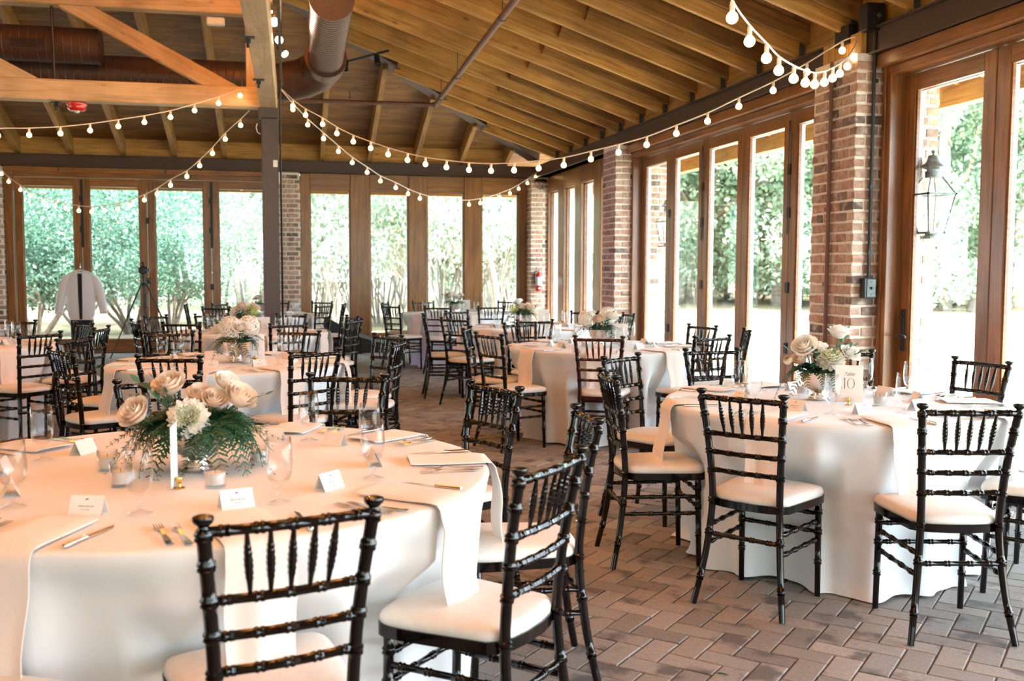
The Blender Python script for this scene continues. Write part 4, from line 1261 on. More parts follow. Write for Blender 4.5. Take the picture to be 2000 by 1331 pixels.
# ---------------------------------------------------------------- round tables under floor-length cloths
def table_cloth(key, seed, mat, detail):
    cx, cy, R, nm = TAB[key]
    g = np.random.default_rng(seed)
    na = 288 if detail else 144; nz_ = 26 if detail else 14
    th = np.linspace(0, 2*pi, na, endpoint=False)
    # irregular folds
    F = np.zeros(na)
    nf = 17
    for k in range(nf):
        c = 2*pi*(k+g.uniform(-.28, .28))/nf; w = g.uniform(.045, .115); a_ = g.uniform(.5, 1.2)
        dd = (th-c+pi) % (2*pi)-pi
        F += a_*np.exp(-(dd/w)**2)
    Fn = np.clip(F/1.15, 0, 1)
    F2 = sum(g.uniform(.1, .3)*np.sin(k*th+g.uniform(0, 6.28)) for k in (19, 27, 34))
    ph = g.uniform(0, 6.28)
    V = [(0, 0, .7605)]; rows = []
    top = [(.35, .7605), (.7, .7605), (.93, .7603), (.985, .7595), (.997, .756), (1.003, .748)]
    for s_, z in top: rows.append((R*s_*np.ones(na), z*np.ones(na)))
    for i in range(1, nz_+1):
        t = i/nz_
        amp = (t**.5)*(R/.8)
        r = R*1.003-.03*t+.006*amp*F2
        z = .748*(1-t)*np.ones(na)
        # seats drawn up to the table press the cloth inwards
        zz = .748*(1-t)
        k_ = float(np.clip((.60-zz)/.12, 0, 1))
        if k_ > 0:
            for sx_, sy_, a_ in SEATD[key]:
                nx, ny = math.cos(a_), math.sin(a_)       # the chair's forward direction
                fr_ = (sx_-cx)*nx+(sy_-cy)*ny             # front plane, measured along it (negative = this side)
                c_ = np.cos(th)*nx+np.sin(th)*ny
                lat = r*(-np.sin(th)*nx+np.cos(th)*ny); off = (sx_-cx)*(-ny)+(sy_-cy)*nx
                lim = np.where(c_ < -.2, (fr_+.012)/np.minimum(c_, -.2), 9)
                wgt = np.clip((.30-np.abs(-np.cos(th)*r*ny+np.sin(th)*r*nx-off))/.09, 0, 1)
                push = np.maximum(0, r-lim)*wgt
                r = r-push*k_*(1 if zz > .40 else .75 if zz > .25 else .55)
        r = r-amp*.115*(1-Fn)*(1 if t > .12 else t/.12)
        if t > .93:   # hem pools on the floor
            r = r+.045*(t-.93)/.07*(.5+.6*np.sin(3*th+ph))
        z = np.maximum(z, .004+.006*(1+np.sin(7*th+ph)))
        rows.append((r, z))
    m = MB(); m.v.append(V[0])
    for r, z in rows:
        m.v += list(zip((r*np.cos(th)).tolist(), (r*np.sin(th)).tolist(), z.tolist()))
    m.f += [(0, 1+k, 1+(k+1) % na) for k in range(na)]
    for i in range(len(rows)-1):
        b0, b1 = 1+i*na, 1+(i+1)*na
        m.f += [(b0+k, b1+k, b1+(k+1) % na, b0+(k+1) % na) for k in range(na)]
    o = m.build('tablecloth', mat, smooth=3)
    o.location = (cx, cy, 0)
    tag(o, ('cream' if key == 'T1' else 'white')+' floor-length cloth covering '+nm, 'tablecloth', 'floor-length tablecloths')
    return o
for i, key in enumerate(TAB):
    table_cloth(key, 100+i, M['cloth'] if key in ('T1',) else M['cloth_w'], key in ('T1', 'T10', 'T12', 'Tm'))
ZT = .7612
# ---------------------------------------------------------------- tableware
GOBLET = MB().lathe([(.034, 0), (.035, .002), (.018, .006), (.0065, .012), (.006, .022), (.011, .030), (.010, .036), (.007, .044), (.012, .052), (.030, .068), (.036, .09), (.0375, .115), (.036, .15), (.033, .185), (.0318, .185), (.0348, .15), (.0362, .115), (.0345, .09), (.028, .071), (.006, .058), (.001, .057)], 20, cap=False)
GOBLET_ME = GOBLET.mesh('water_goblet', M['crystal'], 3)
VOTIVE = MB().lathe([(.027, 0), (.031, .004), (.0325, .066), (.030, .066), (.0285, .008), (.001, .007)], 18, cap=False).mesh('glass', M['crystal'], 3)
WAX = MB().lathe([(.0275, .010), (.0285, .045), (.012, .043), (.001, .043)], 16).mesh('wax', M['wax'], .8)
WICK = MB().tube([(0, 0, .042), (.001, 0, .054)], .001, 5).mesh('wick', M['black'])
def fork_mesh():
    m = MB()
    # handle: tapered bar along +y, tines at the far end
    L = .195; pts = [(0, 0, .004), (0, .03, .003), (0, .09, .004), (0, .125, .009), (0, .138, .006), (0, .150, .002)]
    wd = [.0095, .0085, .0045, .0038, .009, .0115]; th = .0016
    v = []; f = []
    for (x, y, z), w in zip(pts, wd): v += [(-w, y, z), (w, y, z), (w, y, z+th), (-w, y, z+th)]
    for i in range(len(pts)-1):
        for k in range(4): f.append((4*i+k, 4*i+(k+1) % 4, 4*i+4+(k+1) % 4, 4*i+4+k))
    f += [(3, 2, 1, 0), tuple(4*(len(pts)-1)+k for k in range(4))]
    m.add(v, f)
    for k in range(4):
        x = -.0098+k*.0065
        m.add([(x-.0017, .149, .002), (x+.0017, .149, .002), (x+.0017, .149, .0037), (x-.0017, .149, .0037), (x-.0009, L, .006), (x+.0009, L, .006), (x+.0009, L, .0072), (x-.0009, L, .0072)], [(0,3,2,1),(4,5,6,7),(0,1,5,4),(1,2,6,5),(2,3,7,6),(3,0,4,7)])
    return m.mesh('fork', M['silver'])
FORK = fork_mesh()
KNIFE_H = MB().lathe([(.001, 0), (.0062, .003), (.0068, .02), (.0050, .06), (.0055, .085), (.0068, .088), (.004, .095)], 8, Matrix.Translation((0, 0, .0055)) @ Matrix.Rotation(-pi/2, 4, 'X')).mesh('handle', M['silver'], .8)
KNIFE_B = MB().add([(-.004, .093, .004), (.006, .093, .004), (.009, .15, .003), (.008, .19, .003), (-.003, .215, .003), (-.004, .093, .0058), (.006, .093, .0054), (.009, .15, .0036), (.008, .19, .0036), (-.003, .215, .0038)], [(4,3,2,1,0), (5,6,7,8,9), (0,1,6,5), (1,2,7,6), (2,3,8,7), (3,4,9,8), (4,0,5,9)]).mesh('blade', M['silver'])
def card_mesh():
    w, h, d = .045, .05, .024; t = .0006
    m = MB()
    m.add([(-w, -d, 0), (w, -d, 0), (w, 0, h), (-w, 0, h), (-w, -d+t, 0), (w, -d+t, 0), (w, 0, h-.0014), (-w, 0, h-.0014)], [(0,1,2,3), (7,6,5,4), (0,4,5,1), (0,3,7,4), (1,5,6,2)])
    m.add([(-w, d, 0), (w, d, 0), (w, 0, h), (-w, 0, h), (-w, d-t, 0), (w, d-t, 0), (w, 0, h-.0014), (-w, 0, h-.0014)], [(3,2,1,0), (4,5,6,7), (1,5,4,0), (4,7,3,0), (2,6,5,1)])
    return m.mesh('place_card', M['paper'])
CARD = card_mesh()
def card_print():
    m = MB(); T = Matrix.Translation((0, -.0244, 0)) @ Matrix.Rotation(math.atan2(.05, .024), 4, 'X')
    L = math.hypot(.05, .024)
    def bar(x0, x1, y0, y1): m.add([(x0, y0, .0007), (x1, y0, .0007), (x1, y1, .0007), (x0, y1, .0007)], [(0, 1, 2, 3)], T)
    # small leaf emblem and two faint written lines
    m.add([(-.006, L*.80, .0007), (0, L*.77, .0007), (.007, L*.82, .0007), (0, L*.85, .0007)], [(0, 1, 2, 3)], T)
    x = -.02
    g = random.Random(3)
    while x < .02:
        w = g.uniform(.001, .0028); bar(x, x+w, L*.45, L*.45+.0008+g.uniform(0, .0022)); x += w+g.uniform(.0003, .001)
    x = -.012
    while x < .012:
        w = g.uniform(.001, .0026); bar(x, x+w, L*.30, L*.30+.0006+g.uniform(0, .0012)); x += w+g.uniform(.0004, .001)
    return m.mesh('lettering', M['ink'], recalc=False)
CARDP = card_print()
def napkin_mesh(R, inner=.26, hang=.34, w=.085, seed=0):
    """folded napkin lying on the table top (local -y = towards the middle) and hanging over the rim at y=0"""
    g = np.random.default_rng(seed)
    path = [(-inner, .0075), (-inner+.02, .006), (-.16, .005), (-.08, .005), (-.02, .006), (.004, .004), (.016, -.010), (.021, -.03)]
    n = 9
    for i in range(1, n+1): path.append((.022+.030*(i/n)+.008*math.sin(i*.8+seed), -.03-(hang-.03)*i/n))
    cols = 11
    V = []; m = MB()
    for layer in (0, 1):
        for j, (y, z) in enumerate(path):
            t = max(0, j-7)/n
            for c in range(cols):
                u = -1+2*c/(cols-1)
                ww = w*(1-.02*t)*(1+.03*math.sin(j*.7+seed))
                fold = .010*t*math.sin(2.6*u+seed*1.7)+.006*t*math.sin(6*u+seed)
                lift = .004*(1-abs(u)**6)
                off = (.0035 if layer else 0)
                nz_ = 1 if j < 5 else 0
                V.append((u*ww+.012*t*math.sin(seed*2.1), y+(fold+off+.006 if not nz_ else 0), z+((lift+off) if nz_ else 0)+(0 if nz_ else -.0)))
    nr = len(path)
    f = []
    for layer in (0, 1):
        b = layer*nr*cols
        for j in range(nr-1):
            for c in range(cols-1):
                f.append((b+j*cols+c, b+j*cols+c+1, b+(j+1)*cols+c+1, b+(j+1)*cols+c))
    b = nr*cols
    for j in range(nr-1):
        for c in (0, cols-1): f.append((j*cols+c, (j+1)*cols+c, b+(j+1)*cols+c, b+j*cols+c))
    for c in range(cols-1):
        for j in (0, nr-1): f.append((j*cols+c, j*cols+c+1, b+j*cols+c+1, b+j*cols+c))
    m.add(V, f)
    return m.mesh('napkin', M['napkin'], 1.2)
NAPS = [napkin_mesh(1, seed=s_) for s_ in range(4)]
FIRST = {}
def small(name, me, x, y, rz, label, cat, group, z=None, kids=()):
    o = link(name, me, loc=(x, y, ZT if z is None else z), rot=(0, 0, rz))
    tag(o, label, cat, group)
    for kn, km in kids: link(kn, km, o)
    return o
def setting(key, th, full=True, jit=0.0, napkin=True):
    cx, cy, R, nm = TAB[key]
    g = random.Random(int((th+10)*1000)+len(key))
    er = Vector((math.cos(th), math.sin(th), 0)); et = Vector((-math.sin(th), math.cos(th), 0))   # et = diner's right when facing the centre
    at_ = nm+', '+PLACES[int(round(math.degrees(th)/45)) % 8]
    rz = th-pi/2+pi           # local +y points to the table centre
    def P(inn, side): 
        p = Vector((cx, cy, 0))+er*(R-inn)+et*side; return p.x, p.y
    if napkin:
        x, y = P(0, g.uniform(-.015, .015))
        small('napkin', NAPS[g.randrange(4)], x, y, th-pi/2+g.uniform(-.06, .06), 'linen napkin hanging from '+at_, 'napkin', 'napkins on '+nm)
    x, y = P(.36+g.uniform(-.02, .02), .15+g.uniform(-.02, .02))
    small('water_goblet', GOBLET_ME, x, y, 0, 'stemmed goblet on '+at_, 'glass', 'goblets on '+nm)
    x, y = P(.37+g.uniform(-.03, .03), -.01+g.uniform(-.03, .03))
    small('place_card', CARD, x, y, rz+g.uniform(-.3, .3), 'white place card on '+at_, 'card', 'place cards on '+nm, kids=(('lettering', CARDP),))
    if full:
        for q in (-.155, -.195):
            x, y = P(.03+(.02 if q < -.17 else 0), q)
            small('fork', FORK, x, y, rz+g.uniform(-.08, .08), 'dinner fork on '+at_, 'fork', 'forks on '+nm)
        x, y = P(.03, .135)
        k = thing('table_knife', 'table knife on '+at_, 'knife', (x, y, ZT), rz+g.uniform(-.07, .07), 'knives on '+nm)
        link('handle', KNIFE_H, k); link('blade', KNIFE_B, k)
def votive(key, x, y):
    nm = TAB[key][3]
    r = thing('votive_candle', 'white votive candle in a clear glass cup on '+nm, 'candle', (x, y, ZT), random.uniform(0, 6), 'votive candles on '+nm)
    link('glass', VOTIVE, r); w = link('wax', WAX, r); link('wick', WICK, w)
for th in SEATS['T1']: setting('T1', th)
for th in SEATS['T10']: setting('T10', th)
for th in SEATS['T12']: setting('T12', th)
for th in SEATS['Tm']: setting('Tm', th)
for key in ('T5', 'P1', 'FL'):
    for th in SEATS[key]: setting(key, th, full=False)
for key in ('B', 'P2'):
    for th in SEATS[key]: setting(key, th, full=False)
for px, py in ((210, 919), (237, 950), (421, 952), (507, 905)):
    p = at_z(px, py, ZT); votive('T1', p.x, p.y)
for px, py in ((1567, 772), (1718, 792)):
    p = at_z(px, py, ZT); votive('T10', p.x, p.y)
for key in ('T12', 'Tm', 'T5'):
    cx, cy = TAB[key][:2]
    for a in (3.6, 5.4, 1.2): votive(key, cx+.2*math.cos(a), cy+.2*math.sin(a))

# ---------------------------------------------------------------- flowers
def petal_patch(m, T, L, W, cup, curl, nu=5, nv=5, tip=.6):
    """one petal: base at origin, grows along +z, opens towards +x, faces -x"""
    v = []
    for j in range(nv):
        t = j/(nv-1)
        wid = W*(math.sin(pi*min(t*.62+.18, .9))**.7)*(1 if t < .75 else 1-(t-.75)*tip)
        for i in range(nu):
            u = -1+2*i/(nu-1)
            x = cup*math.sin(t*1.9)+curl*t**3-(1-u*u)*0+u*u*(-.35*wid)*(1-t*.5)
            v.append((x, u*wid, L*t*(1-.12*u*u*t)-abs(curl)*.35*t**4))
    f = [(j*nu+i, j*nu+i+1, (j+1)*nu+i+1, (j+1)*nu+i) for j in range(nv-1) for i in range(nu-1)]
    m.add(v, f, T)
def rose_mesh(mat, seed=0, openn=1.0):
    """overlapping cupped petals in five turns"""
    g = random.Random(seed); m = MB(); nu, nv = 7, 6
    for layer, (n, R_, H_, hw, fl_) in enumerate([(3, .007, .046, 1.2, -.002), (4, .014, .047, 1.0, .000), (5, .021, .046, .82, .003), (5, .028, .043, .85, .008), (6, .033, .037, .72, .014)]):
        for k in range(n):
            a0 = 2*pi*(k+.37*layer)/n+g.uniform(-.15, .15); q = g.uniform(.93, 1.06); f_ = fl_*openn*g.uniform(.7, 1.3)
            v = []
            for j in range(nv):
                t = j/(nv-1)
                for i in range(nu):
                    u = -1+2*i/(nu-1); tt = t*(1-.20*u*u*u*u-.06*u*u)
                    rr = R_*(math.sin(min(1, tt+.04)*pi*.52)**.55)+f_*tt**3+.0012*u
                    an = a0+u*hw*(.35+.65*math.sin(min(1, t+.1)*pi*.55))
                    v.append((rr*math.cos(an), rr*math.sin(an), H_*q*tt-max(0, f_)*.55*tt**4))
            m.add(v, [(j*nu+i, j*nu+i+1, (j+1)*nu+i+1, (j+1)*nu+i) for j in range(nv-1) for i in range(nu-1)])
    # green calyx
    return m.mesh('rose', mat, 3, recalc=False)
def mum_mesh(mat, R=.07):
    m = MB(); g = random.Random(5)
    for k in range(9):
        n = 9+3*k if k < 8 else 22
        el = math.radians(84-13*k); L = R*(.30+.082*k)
        for i in range(n):
            a = 2*pi*(i+.5*(k % 2))/n+g.uniform(-.06, .06); e_ = el+g.uniform(-.10, .10); l_ = L*g.uniform(.9, 1.1); w = R*(.065+.010*k)
            T = Matrix.Rotation(a, 4, 'Z') @ Matrix.Rotation(-e_, 4, 'Y')
            v = [(0, -w*.4, 0), (0, w*.4, 0), (l_*.55, -w, .0), (l_*.55, 0, -w*.5), (l_*.55, w, 0), (l_*.85, -w*.8, w*.2), (l_*.85, 0, -w*.2), (l_*.85, w*.8, w*.2), (l_, 0, w*.5)]
            m.add(v, [(0, 3, 2), (0, 1, 3), (1, 4, 3), (2, 3, 6, 5), (3, 4, 7, 6), (5, 6, 8), (6, 7, 8)], T)
    return m.mesh('chrysanthemum', mat, recalc=False)
def mum_core(mat, R=.07):
    m = MB(); g = random.Random(8)
    for i in range(60):
        a = i*2.4; r_ = R*.38*math.sqrt(i/60); l_ = R*.36
        T = Matrix.Translation((r_*math.cos(a), r_*math.sin(a), 0)) @ Matrix.Rotation(a, 4, 'Z') @ Matrix.Rotation(-math.radians(86-20*i/60), 4, 'Y')
        w = R*.04
        m.add([(0, -w, 0), (0, w, 0), (l_, w*.7, 0), (l_*1.1, 0, w), (l_, -w*.7, 0)], [(0, 1, 2, 3, 4)], T)
    return m.mesh('center_petals', mat, recalc=False)
def hydrangea_mesh(mat, R=.075, n=150, seed=2):
    m = MB(); g = random.Random(seed)
    for i in range(n):
        z = 1-1.75*i/n; a = i*2.39996; r_ = math.sqrt(max(0, 1-z*z))
        d = Vector((r_*math.cos(a), r_*math.sin(a), z)); p = d*R*g.uniform(.9, 1.06)
        T = Matrix.Translation(p) @ d.to_track_quat('Z', 'Y').to_matrix().to_4x4() @ Matrix.Rotation(g.uniform(0, 3), 4, 'Z')
        s_ = R*.15
        for k in range(4):
            Q = T @ Matrix.Rotation(k*pi/2, 4, 'Z')
            m.add([(0, 0, 0), (s_*.7, -s_*.55, s_*.15), (s_*1.2, 0, s_*.3), (s_*.7, s_*.55, s_*.15)], [(0, 1, 2, 3)], Q)
    return m.mesh('hydrangea', mat, recalc=False)
def ranunculus_mesh(mat):
    m = MB(); g = random.Random(12)
    for layer in range(5):
        n = 5+layer; r = .024*(1-layer*.13)
        for k in range(n):
            a = 2*pi*(k+.5*(layer % 2))/n+g.uniform(-.1, .1)
            T = Matrix.Rotation(a, 4, 'Z')
            v = []; nu, nv = 5, 5
            for j in range(nv):
                ph = -1.1+2.2*j/(nv-1)*(.72+.07*layer)
                for i in range(nu):
                    u = (-1+2*i/(nu-1))*.62
                    v.append((r*math.cos(ph)*math.cos(u), r*math.cos(ph)*math.sin(u), r*math.sin(ph)))
            m.add(v, [(j*nu+i, j*nu+i+1, (j+1)*nu+i+1, (j+1)*nu+i) for j in range(nv-1) for i in range(nu-1)], T)
    return m.mesh('ranunculus', mat, 3, recalc=False)
def frond_mesh(mat, L=.22, droop=.10, n=17, w=.055, seed=0):
    """leatherleaf frond: paired toothed leaflets, longest near the base"""
    m = MB(); g = random.Random(seed)
    P = lambda t: Vector((L*t, .012*math.sin(3*t+seed), .055*math.sin(pi*min(1, t*1.1))*.9-droop*t*t))
    m.tube([P(i/10) for i in range(11)], [.0016*(1-.7*i/10) for i in range(11)], 4)
    for i in range(n):
        t = .15+.84*i/(n-1); p = P(t); d = (P(min(1, t+.02))-P(t-.02)).normalized()
        l_ = w*(1.05-t)**.75*min(1, .45+t*2.2)
        for s_ in (-1, 1):
            side_ = Vector((-d.y, d.x, 0)).normalized()*s_
            q = (side_*.84+d*.54+Vector((0, 0, g.uniform(-.35, .12)))).normalized()
            nrm = d.cross(side_).normalized(); b = q.cross(nrm).normalized()*l_*.13
            up = nrm*g.uniform(-.003, .003)
            v = [p, p+q*l_*.22+b, p+q*l_*.30+b*.55, p+q*l_*.48+b*.95+up, p+q*l_*.56+b*.5, p+q*l_*.74+b*.7, p+q*l_, p+q*l_*.74-b*.7, p+q*l_*.56-b*.5, p+q*l_*.48-b*.95+up, p+q*l_*.30-b*.55, p+q*l_*.22-b]
            m.add(v, [tuple(range(12))])
    return m.mesh('fern_frond', mat, recalc=False)
def sprig_mesh(mat, L=.18, n=9, lw=.014, ll=.036, seed=0, droop=.02):
    m = MB(); g = random.Random(seed)
    P = lambda t: Vector((L*t, .015*math.sin(4*t+seed), .05*t-droop*t*t))
    m.tube([P(i/8) for i in range(9)], [.0016*(1-.6*i/8) for i in range(9)], 4)
    for i in range(n):
        t = .25+.75*i/(n-1); p = P(t); s_ = 1 if i % 2 else -1
        q = Vector((.55, s_*.8, g.uniform(-.1, .5))).normalized() if i < n-1 else Vector((1, 0, .1))
        b = q.cross(Vector((0, g.uniform(-.4, .4), 1))).normalized()
        v = [p, p+q*ll*.35+b*lw*.9, p+q*ll*.7+b*lw*.75, p+q*ll, p+q*ll*.7-b*lw*.75, p+q*ll*.35-b*lw*.9]
        m.add(v, [(0, 1, 2, 3, 4, 5)])
    return m.mesh('leaf_sprig', mat, recalc=False)
ROSE = rose_mesh(M['petal'], 1, .6); ROSEW = rose_mesh(M['petalw'], 2, .9)
MUM = mum_mesh(M['petalw']); MUMC = mum_core(M['lime'])
HYD = hydrangea_mesh(M['petalw']); HYDL = hydrangea_mesh(M['lime'], .05, 110, 4); RAN = ranunculus_mesh(M['petal'])
FR = [frond_mesh(M['fern'], .15+.02*k, .06+.03*k, 16, .062+.004*k, k) for k in range(4)]
SP = [sprig_mesh(M['sprig'], .16+.02*k, 9, .012, .034, k) for k in range(3)]
BOWL = MB().lathe([(.052, 0), (.055, .004), (.055, .010), (.050, .013), (.046, .016), (.046, .022), (.030, .032), (.034, .040), (.068, .062), (.090, .095), (.098, .135), (.102, .142), (.098, .142), (.093, .132), (.084, .098), (.06, .066), (.001, .050)], 32, cap=False).mesh('bowl', M['silver'], .9)
FOAM = MB().sphere((0, 0, .125), .085, 14, 8, sz=.5).mesh('moss', M['fern'], 3)
def put(o, p, d, s=1.0, spin=0.0):
    """orient local +z along d"""
    q = Vector(d).to_track_quat('Z', 'Y').to_matrix().to_4x4()
    o.matrix_basis = Matrix.Translation(Vector(p)) @ q @ Matrix.Rotation(spin, 4, 'Z') @ Matrix.Scale(s, 4)
def side(o, p, az, el, s=1.0, roll=0.0):
    """orient local +x outwards at azimuth az, elevation el"""
    o.matrix_basis = Matrix.Translation(Vector(p)) @ Matrix.Rotation(az, 4, 'Z') @ Matrix.Rotation(-el, 4, 'Y') @ Matrix.Rotation(roll, 4, 'X') @ Matrix.Scale(s, 4)
def centerpiece(key, label, blooms, fronds, sprigs, vase=True, loc=None):
    cx, cy = TAB[key][:2]
    x, y = loc or (cx, cy)
    r = thing('flower_centerpiece', label, 'flowers', (x, y, ZT), 0)
    link('bowl', BOWL, r); link('moss', FOAM, r)
    for me, p, d, s_ in blooms:
        o = link(me.name, me, r); put(o, p, d, s_, random.uniform(0, 6))
        if me is MUM: link('center_petals', MUMC, o)
        # stem into the bowl
        P_ = Vector(p); D_ = Vector(d).normalized()
        MB().tube([Vector((P_.x*.35, P_.y*.35, .11)), P_.lerp(Vector((P_.x*.35, P_.y*.35, .11)), .4)-D_*.01, P_-D_*.002], .0028, 5).build('stem', M['sprig'], r)
    for k, (az, el, s_) in enumerate(fronds):
        o = link('fern_frond', FR[k % 4], r); side(o, (.05*math.cos(az), .05*math.sin(az), .13), az, el, s_, random.uniform(-.4, .4))
    for k, (az, el, s_) in enumerate(sprigs):
        o = link('leaf_sprig', SP[k % 3], r); side(o, (.03*math.cos(az), .03*math.sin(az), .15), az, el, s_, random.uniform(-.5, .5))
    return r
CAMD = lambda key: Vector((-TAB[key][0], -TAB[key][1], 0)).normalized()
def frame_of(key, loc=None):
    cx, cy = loc or TAB[key][:2]
    t = Vector((-cx, -cy, 0)).normalized()       # towards the viewer's side of the room
    rgt = Vector((-t.y, t.x, 0))                 # to the right as seen from there
    return t, rgt
def B(key, me, right, toward, up, s_, lean=1.0, loc=None):
    t, rg = frame_of(key, loc)
    p = rg*right+t*toward+Vector((0, 0, up))
    d = (rg*right*2.2+t*toward*2*lean+t*.28+Vector((0, 0, .42)))
    return (me, p, d, s_)
loc1 = at_z(386, 918, ZT); loc1 = (loc1.x, loc1.y)
t_, rg_ = frame_of('T1', loc1)
_bl = [(MUM, rg_*-.025+t_*.10+Vector((0, 0, .185)), t_*1.0+Vector((-.1, 0, .55)), 1.12)]
_bl += [B('T1', ROSE, -.165, .06, .185, 1.35, loc=loc1), B('T1', ROSE, -.07, -.03, .25, 1.4, loc=loc1), B('T1', ROSE, .01, .0, .225, 1.1, loc=loc1), B('T1', ROSEW, .085, -.02, .26, 1.1, loc=loc1), B('T1', ROSE, .12, .02, .215, 1.4, loc=loc1), B('T1', ROSE, .05, .03, .215, 1.05, loc=loc1)]
base_az = math.atan2(t_.y, t_.x)
fr1 = [(base_az+a+.18*(q-1), e_+.32*q-.12, s_*(1.0, .92, .8)[q]) for q in range(3) for a, e_, s_ in [(0.2, -.25, 1.0), (.55, -.3, 1.1), (-.5, -.2, 1.05), (1.0, -.1, 1.1), (1.45, 0, 1.15), (1.75, -.15, 1.2), (-1.0, -.1, 1.0), (-1.4, -.05, 1.1), (-1.8, .05, 1.0), (2.3, .1, 1), (2.8, .15, 1), (-2.4, .1, 1), (-2.9, .2, .9), (.0, -.45, .8), (1.2, .3, .9), (-1.2, .3, .9), (.8, .25, .8), (-.6, .3, .8), (1.6, -.35, 1.1), (-1.6, -.3, 1.0)]]
sp1 = [(base_az+a, e_, s_) for a, e_, s_ in [(-1.5, .6, 1.2), (-1.15, .8, 1.0), (1.5, .3, 1.0), (-2.2, .6, .9), (2.2, .5, .9)]]
centerpiece('T1', 'silver bowl of a white chrysanthemum, cream roses and dark fern on the near table', _bl, fr1, sp1, loc=loc1)
loc2 = at_z(1600, 781, ZT); loc2 = (loc2.x, loc2.y)
t_, rg_ = frame_of('T10', loc2); base_az = math.atan2(t_.y, t_.x)
_bl = [(MUM, rg_*.05+t_*.07+Vector((0, 0, .215)), t_*.45+Vector((0, 0, 1)), 1.25), B('T10', ROSEW, -.07, .05, .25, 1.5, loc=loc2), B('T10', ROSE, -.085, .03, .19, 1.2, loc=loc2), (ROSEW, rg_*.085+Vector((0, 0, .31)), Vector((.1, 0, 1)), 1.45), B('T10', ROSEW, .13, .0, .22, 1.2, loc=loc2), (RAN, rg_*-.155+t_*.05+Vector((0, 0, .20)), Vector((-.5, -.3, .6)), 1.05), B('T10', ROSEW, -.01, -.08, .23, 1.2, loc=loc2)]
fr2 = [(base_az+a+.2*(q-.5), e_+.3*q-.1, s_*(1.05, .9)[q]) for q in range(2) for a, e_, s_ in [(.1, -.05, .75), (.6, .0, .8), (-.5, 0, .85), (-1.2, .05, .95), (-1.5, -.1, .9), (1.2, .1, .85), (1.7, .2, .8), (2.4, .3, .8), (-2.3, .3, .8), (3.1, .3, .8), (-.9, .6, .7), (.3, .5, .6), (-.2, .9, .75)]]
sp2 = [(base_az+a, e_, s_) for a, e_, s_ in [(1.35, .35, 1.2), (1.5, .6, 1.1), (.9, .8, 1.0), (-.3, .8, .8), (-1.6, .5, .9), (2.5, .7, 1)]]
centerpiece('T10', 'silver footed bowl of white roses, a chrysanthemum and fern on the number-ten table', _bl, fr2, sp2, loc=loc2)
def generic(key, label, kinds, seed, off=(0, 0), loc=None):
    g = random.Random(seed)
    loc = loc or (TAB[key][0]+off[0], TAB[key][1]+off[1])
    bl = []
    for i, me in enumerate(kinds):
        a = 2*pi*i/len(kinds)+g.uniform(-.3, .3); r_ = .08+.035*(i % 2)
        p = Vector((r_*math.cos(a), r_*math.sin(a), .20+.06*g.random()))
        bl.append((me, p, Vector((p.x*3, p.y*3, .4)), g.uniform(1.1, 1.4) if me not in (HYD, HYDL) else 1.0))
    fr = [(2*pi*i/14+g.uniform(-.2, .2), g.uniform(-.15, .45), g.uniform(.7, 1.0)) for i in range(14)]
    sp = [(2*pi*i/5+g.uniform(-.3, .3), g.uniform(.3, .9), g.uniform(.8, 1.1)) for i in range(5)]
    return centerpiece(key, label, bl, fr, sp, loc=loc)
def on_table(key, px):
    cx, cy = TAB[key][:2]; d = ray(px, 600); n = Vector((cx, cy, 0)).normalized()
    k = math.hypot(cx, cy)/Vector((d.x, d.y, 0)).dot(n); return (d.x*k, d.y*k)
generic('T12', 'bowl of white blooms and rounded green leaves on the number-twelve table', [HYD, ROSEW, RAN, ROSEW, HYD, ROSEW], 1, loc=on_table('T12', 462))
generic('Tm', 'bowl heaped with creamy hydrangea and white roses on the middle right-hand table', [HYD, ROSEW, ROSEW, HYD, ROSE, ROSEW], 2, loc=on_table('Tm', 1172))
generic('T5', 'bowl of blush roses, daisies and lime hydrangea on the number-five table', [ROSE, HYDL, ROSE, MUM, ROSE, HYDL], 3, loc=on_table('T5', 482))
generic('P1', 'bowl of white peony blooms and one lime hydrangea beneath the fire extinguisher', [ROSEW, HYDL, ROSEW, HYDL, ROSEW, ROSE], 4, loc=on_table('P1', 1022))
generic('P2', 'bowl of blush roses with dark leaves before the tall far windows', [ROSE, ROSEW, ROSE, ROSE, ROSEW], 5, loc=on_table('P2', 888))
generic('B', 'bowl of pale flowers on the table behind the steel post', [ROSE, ROSE, RAN, ROSEW, ROSE], 6, loc=on_table('B', 516))

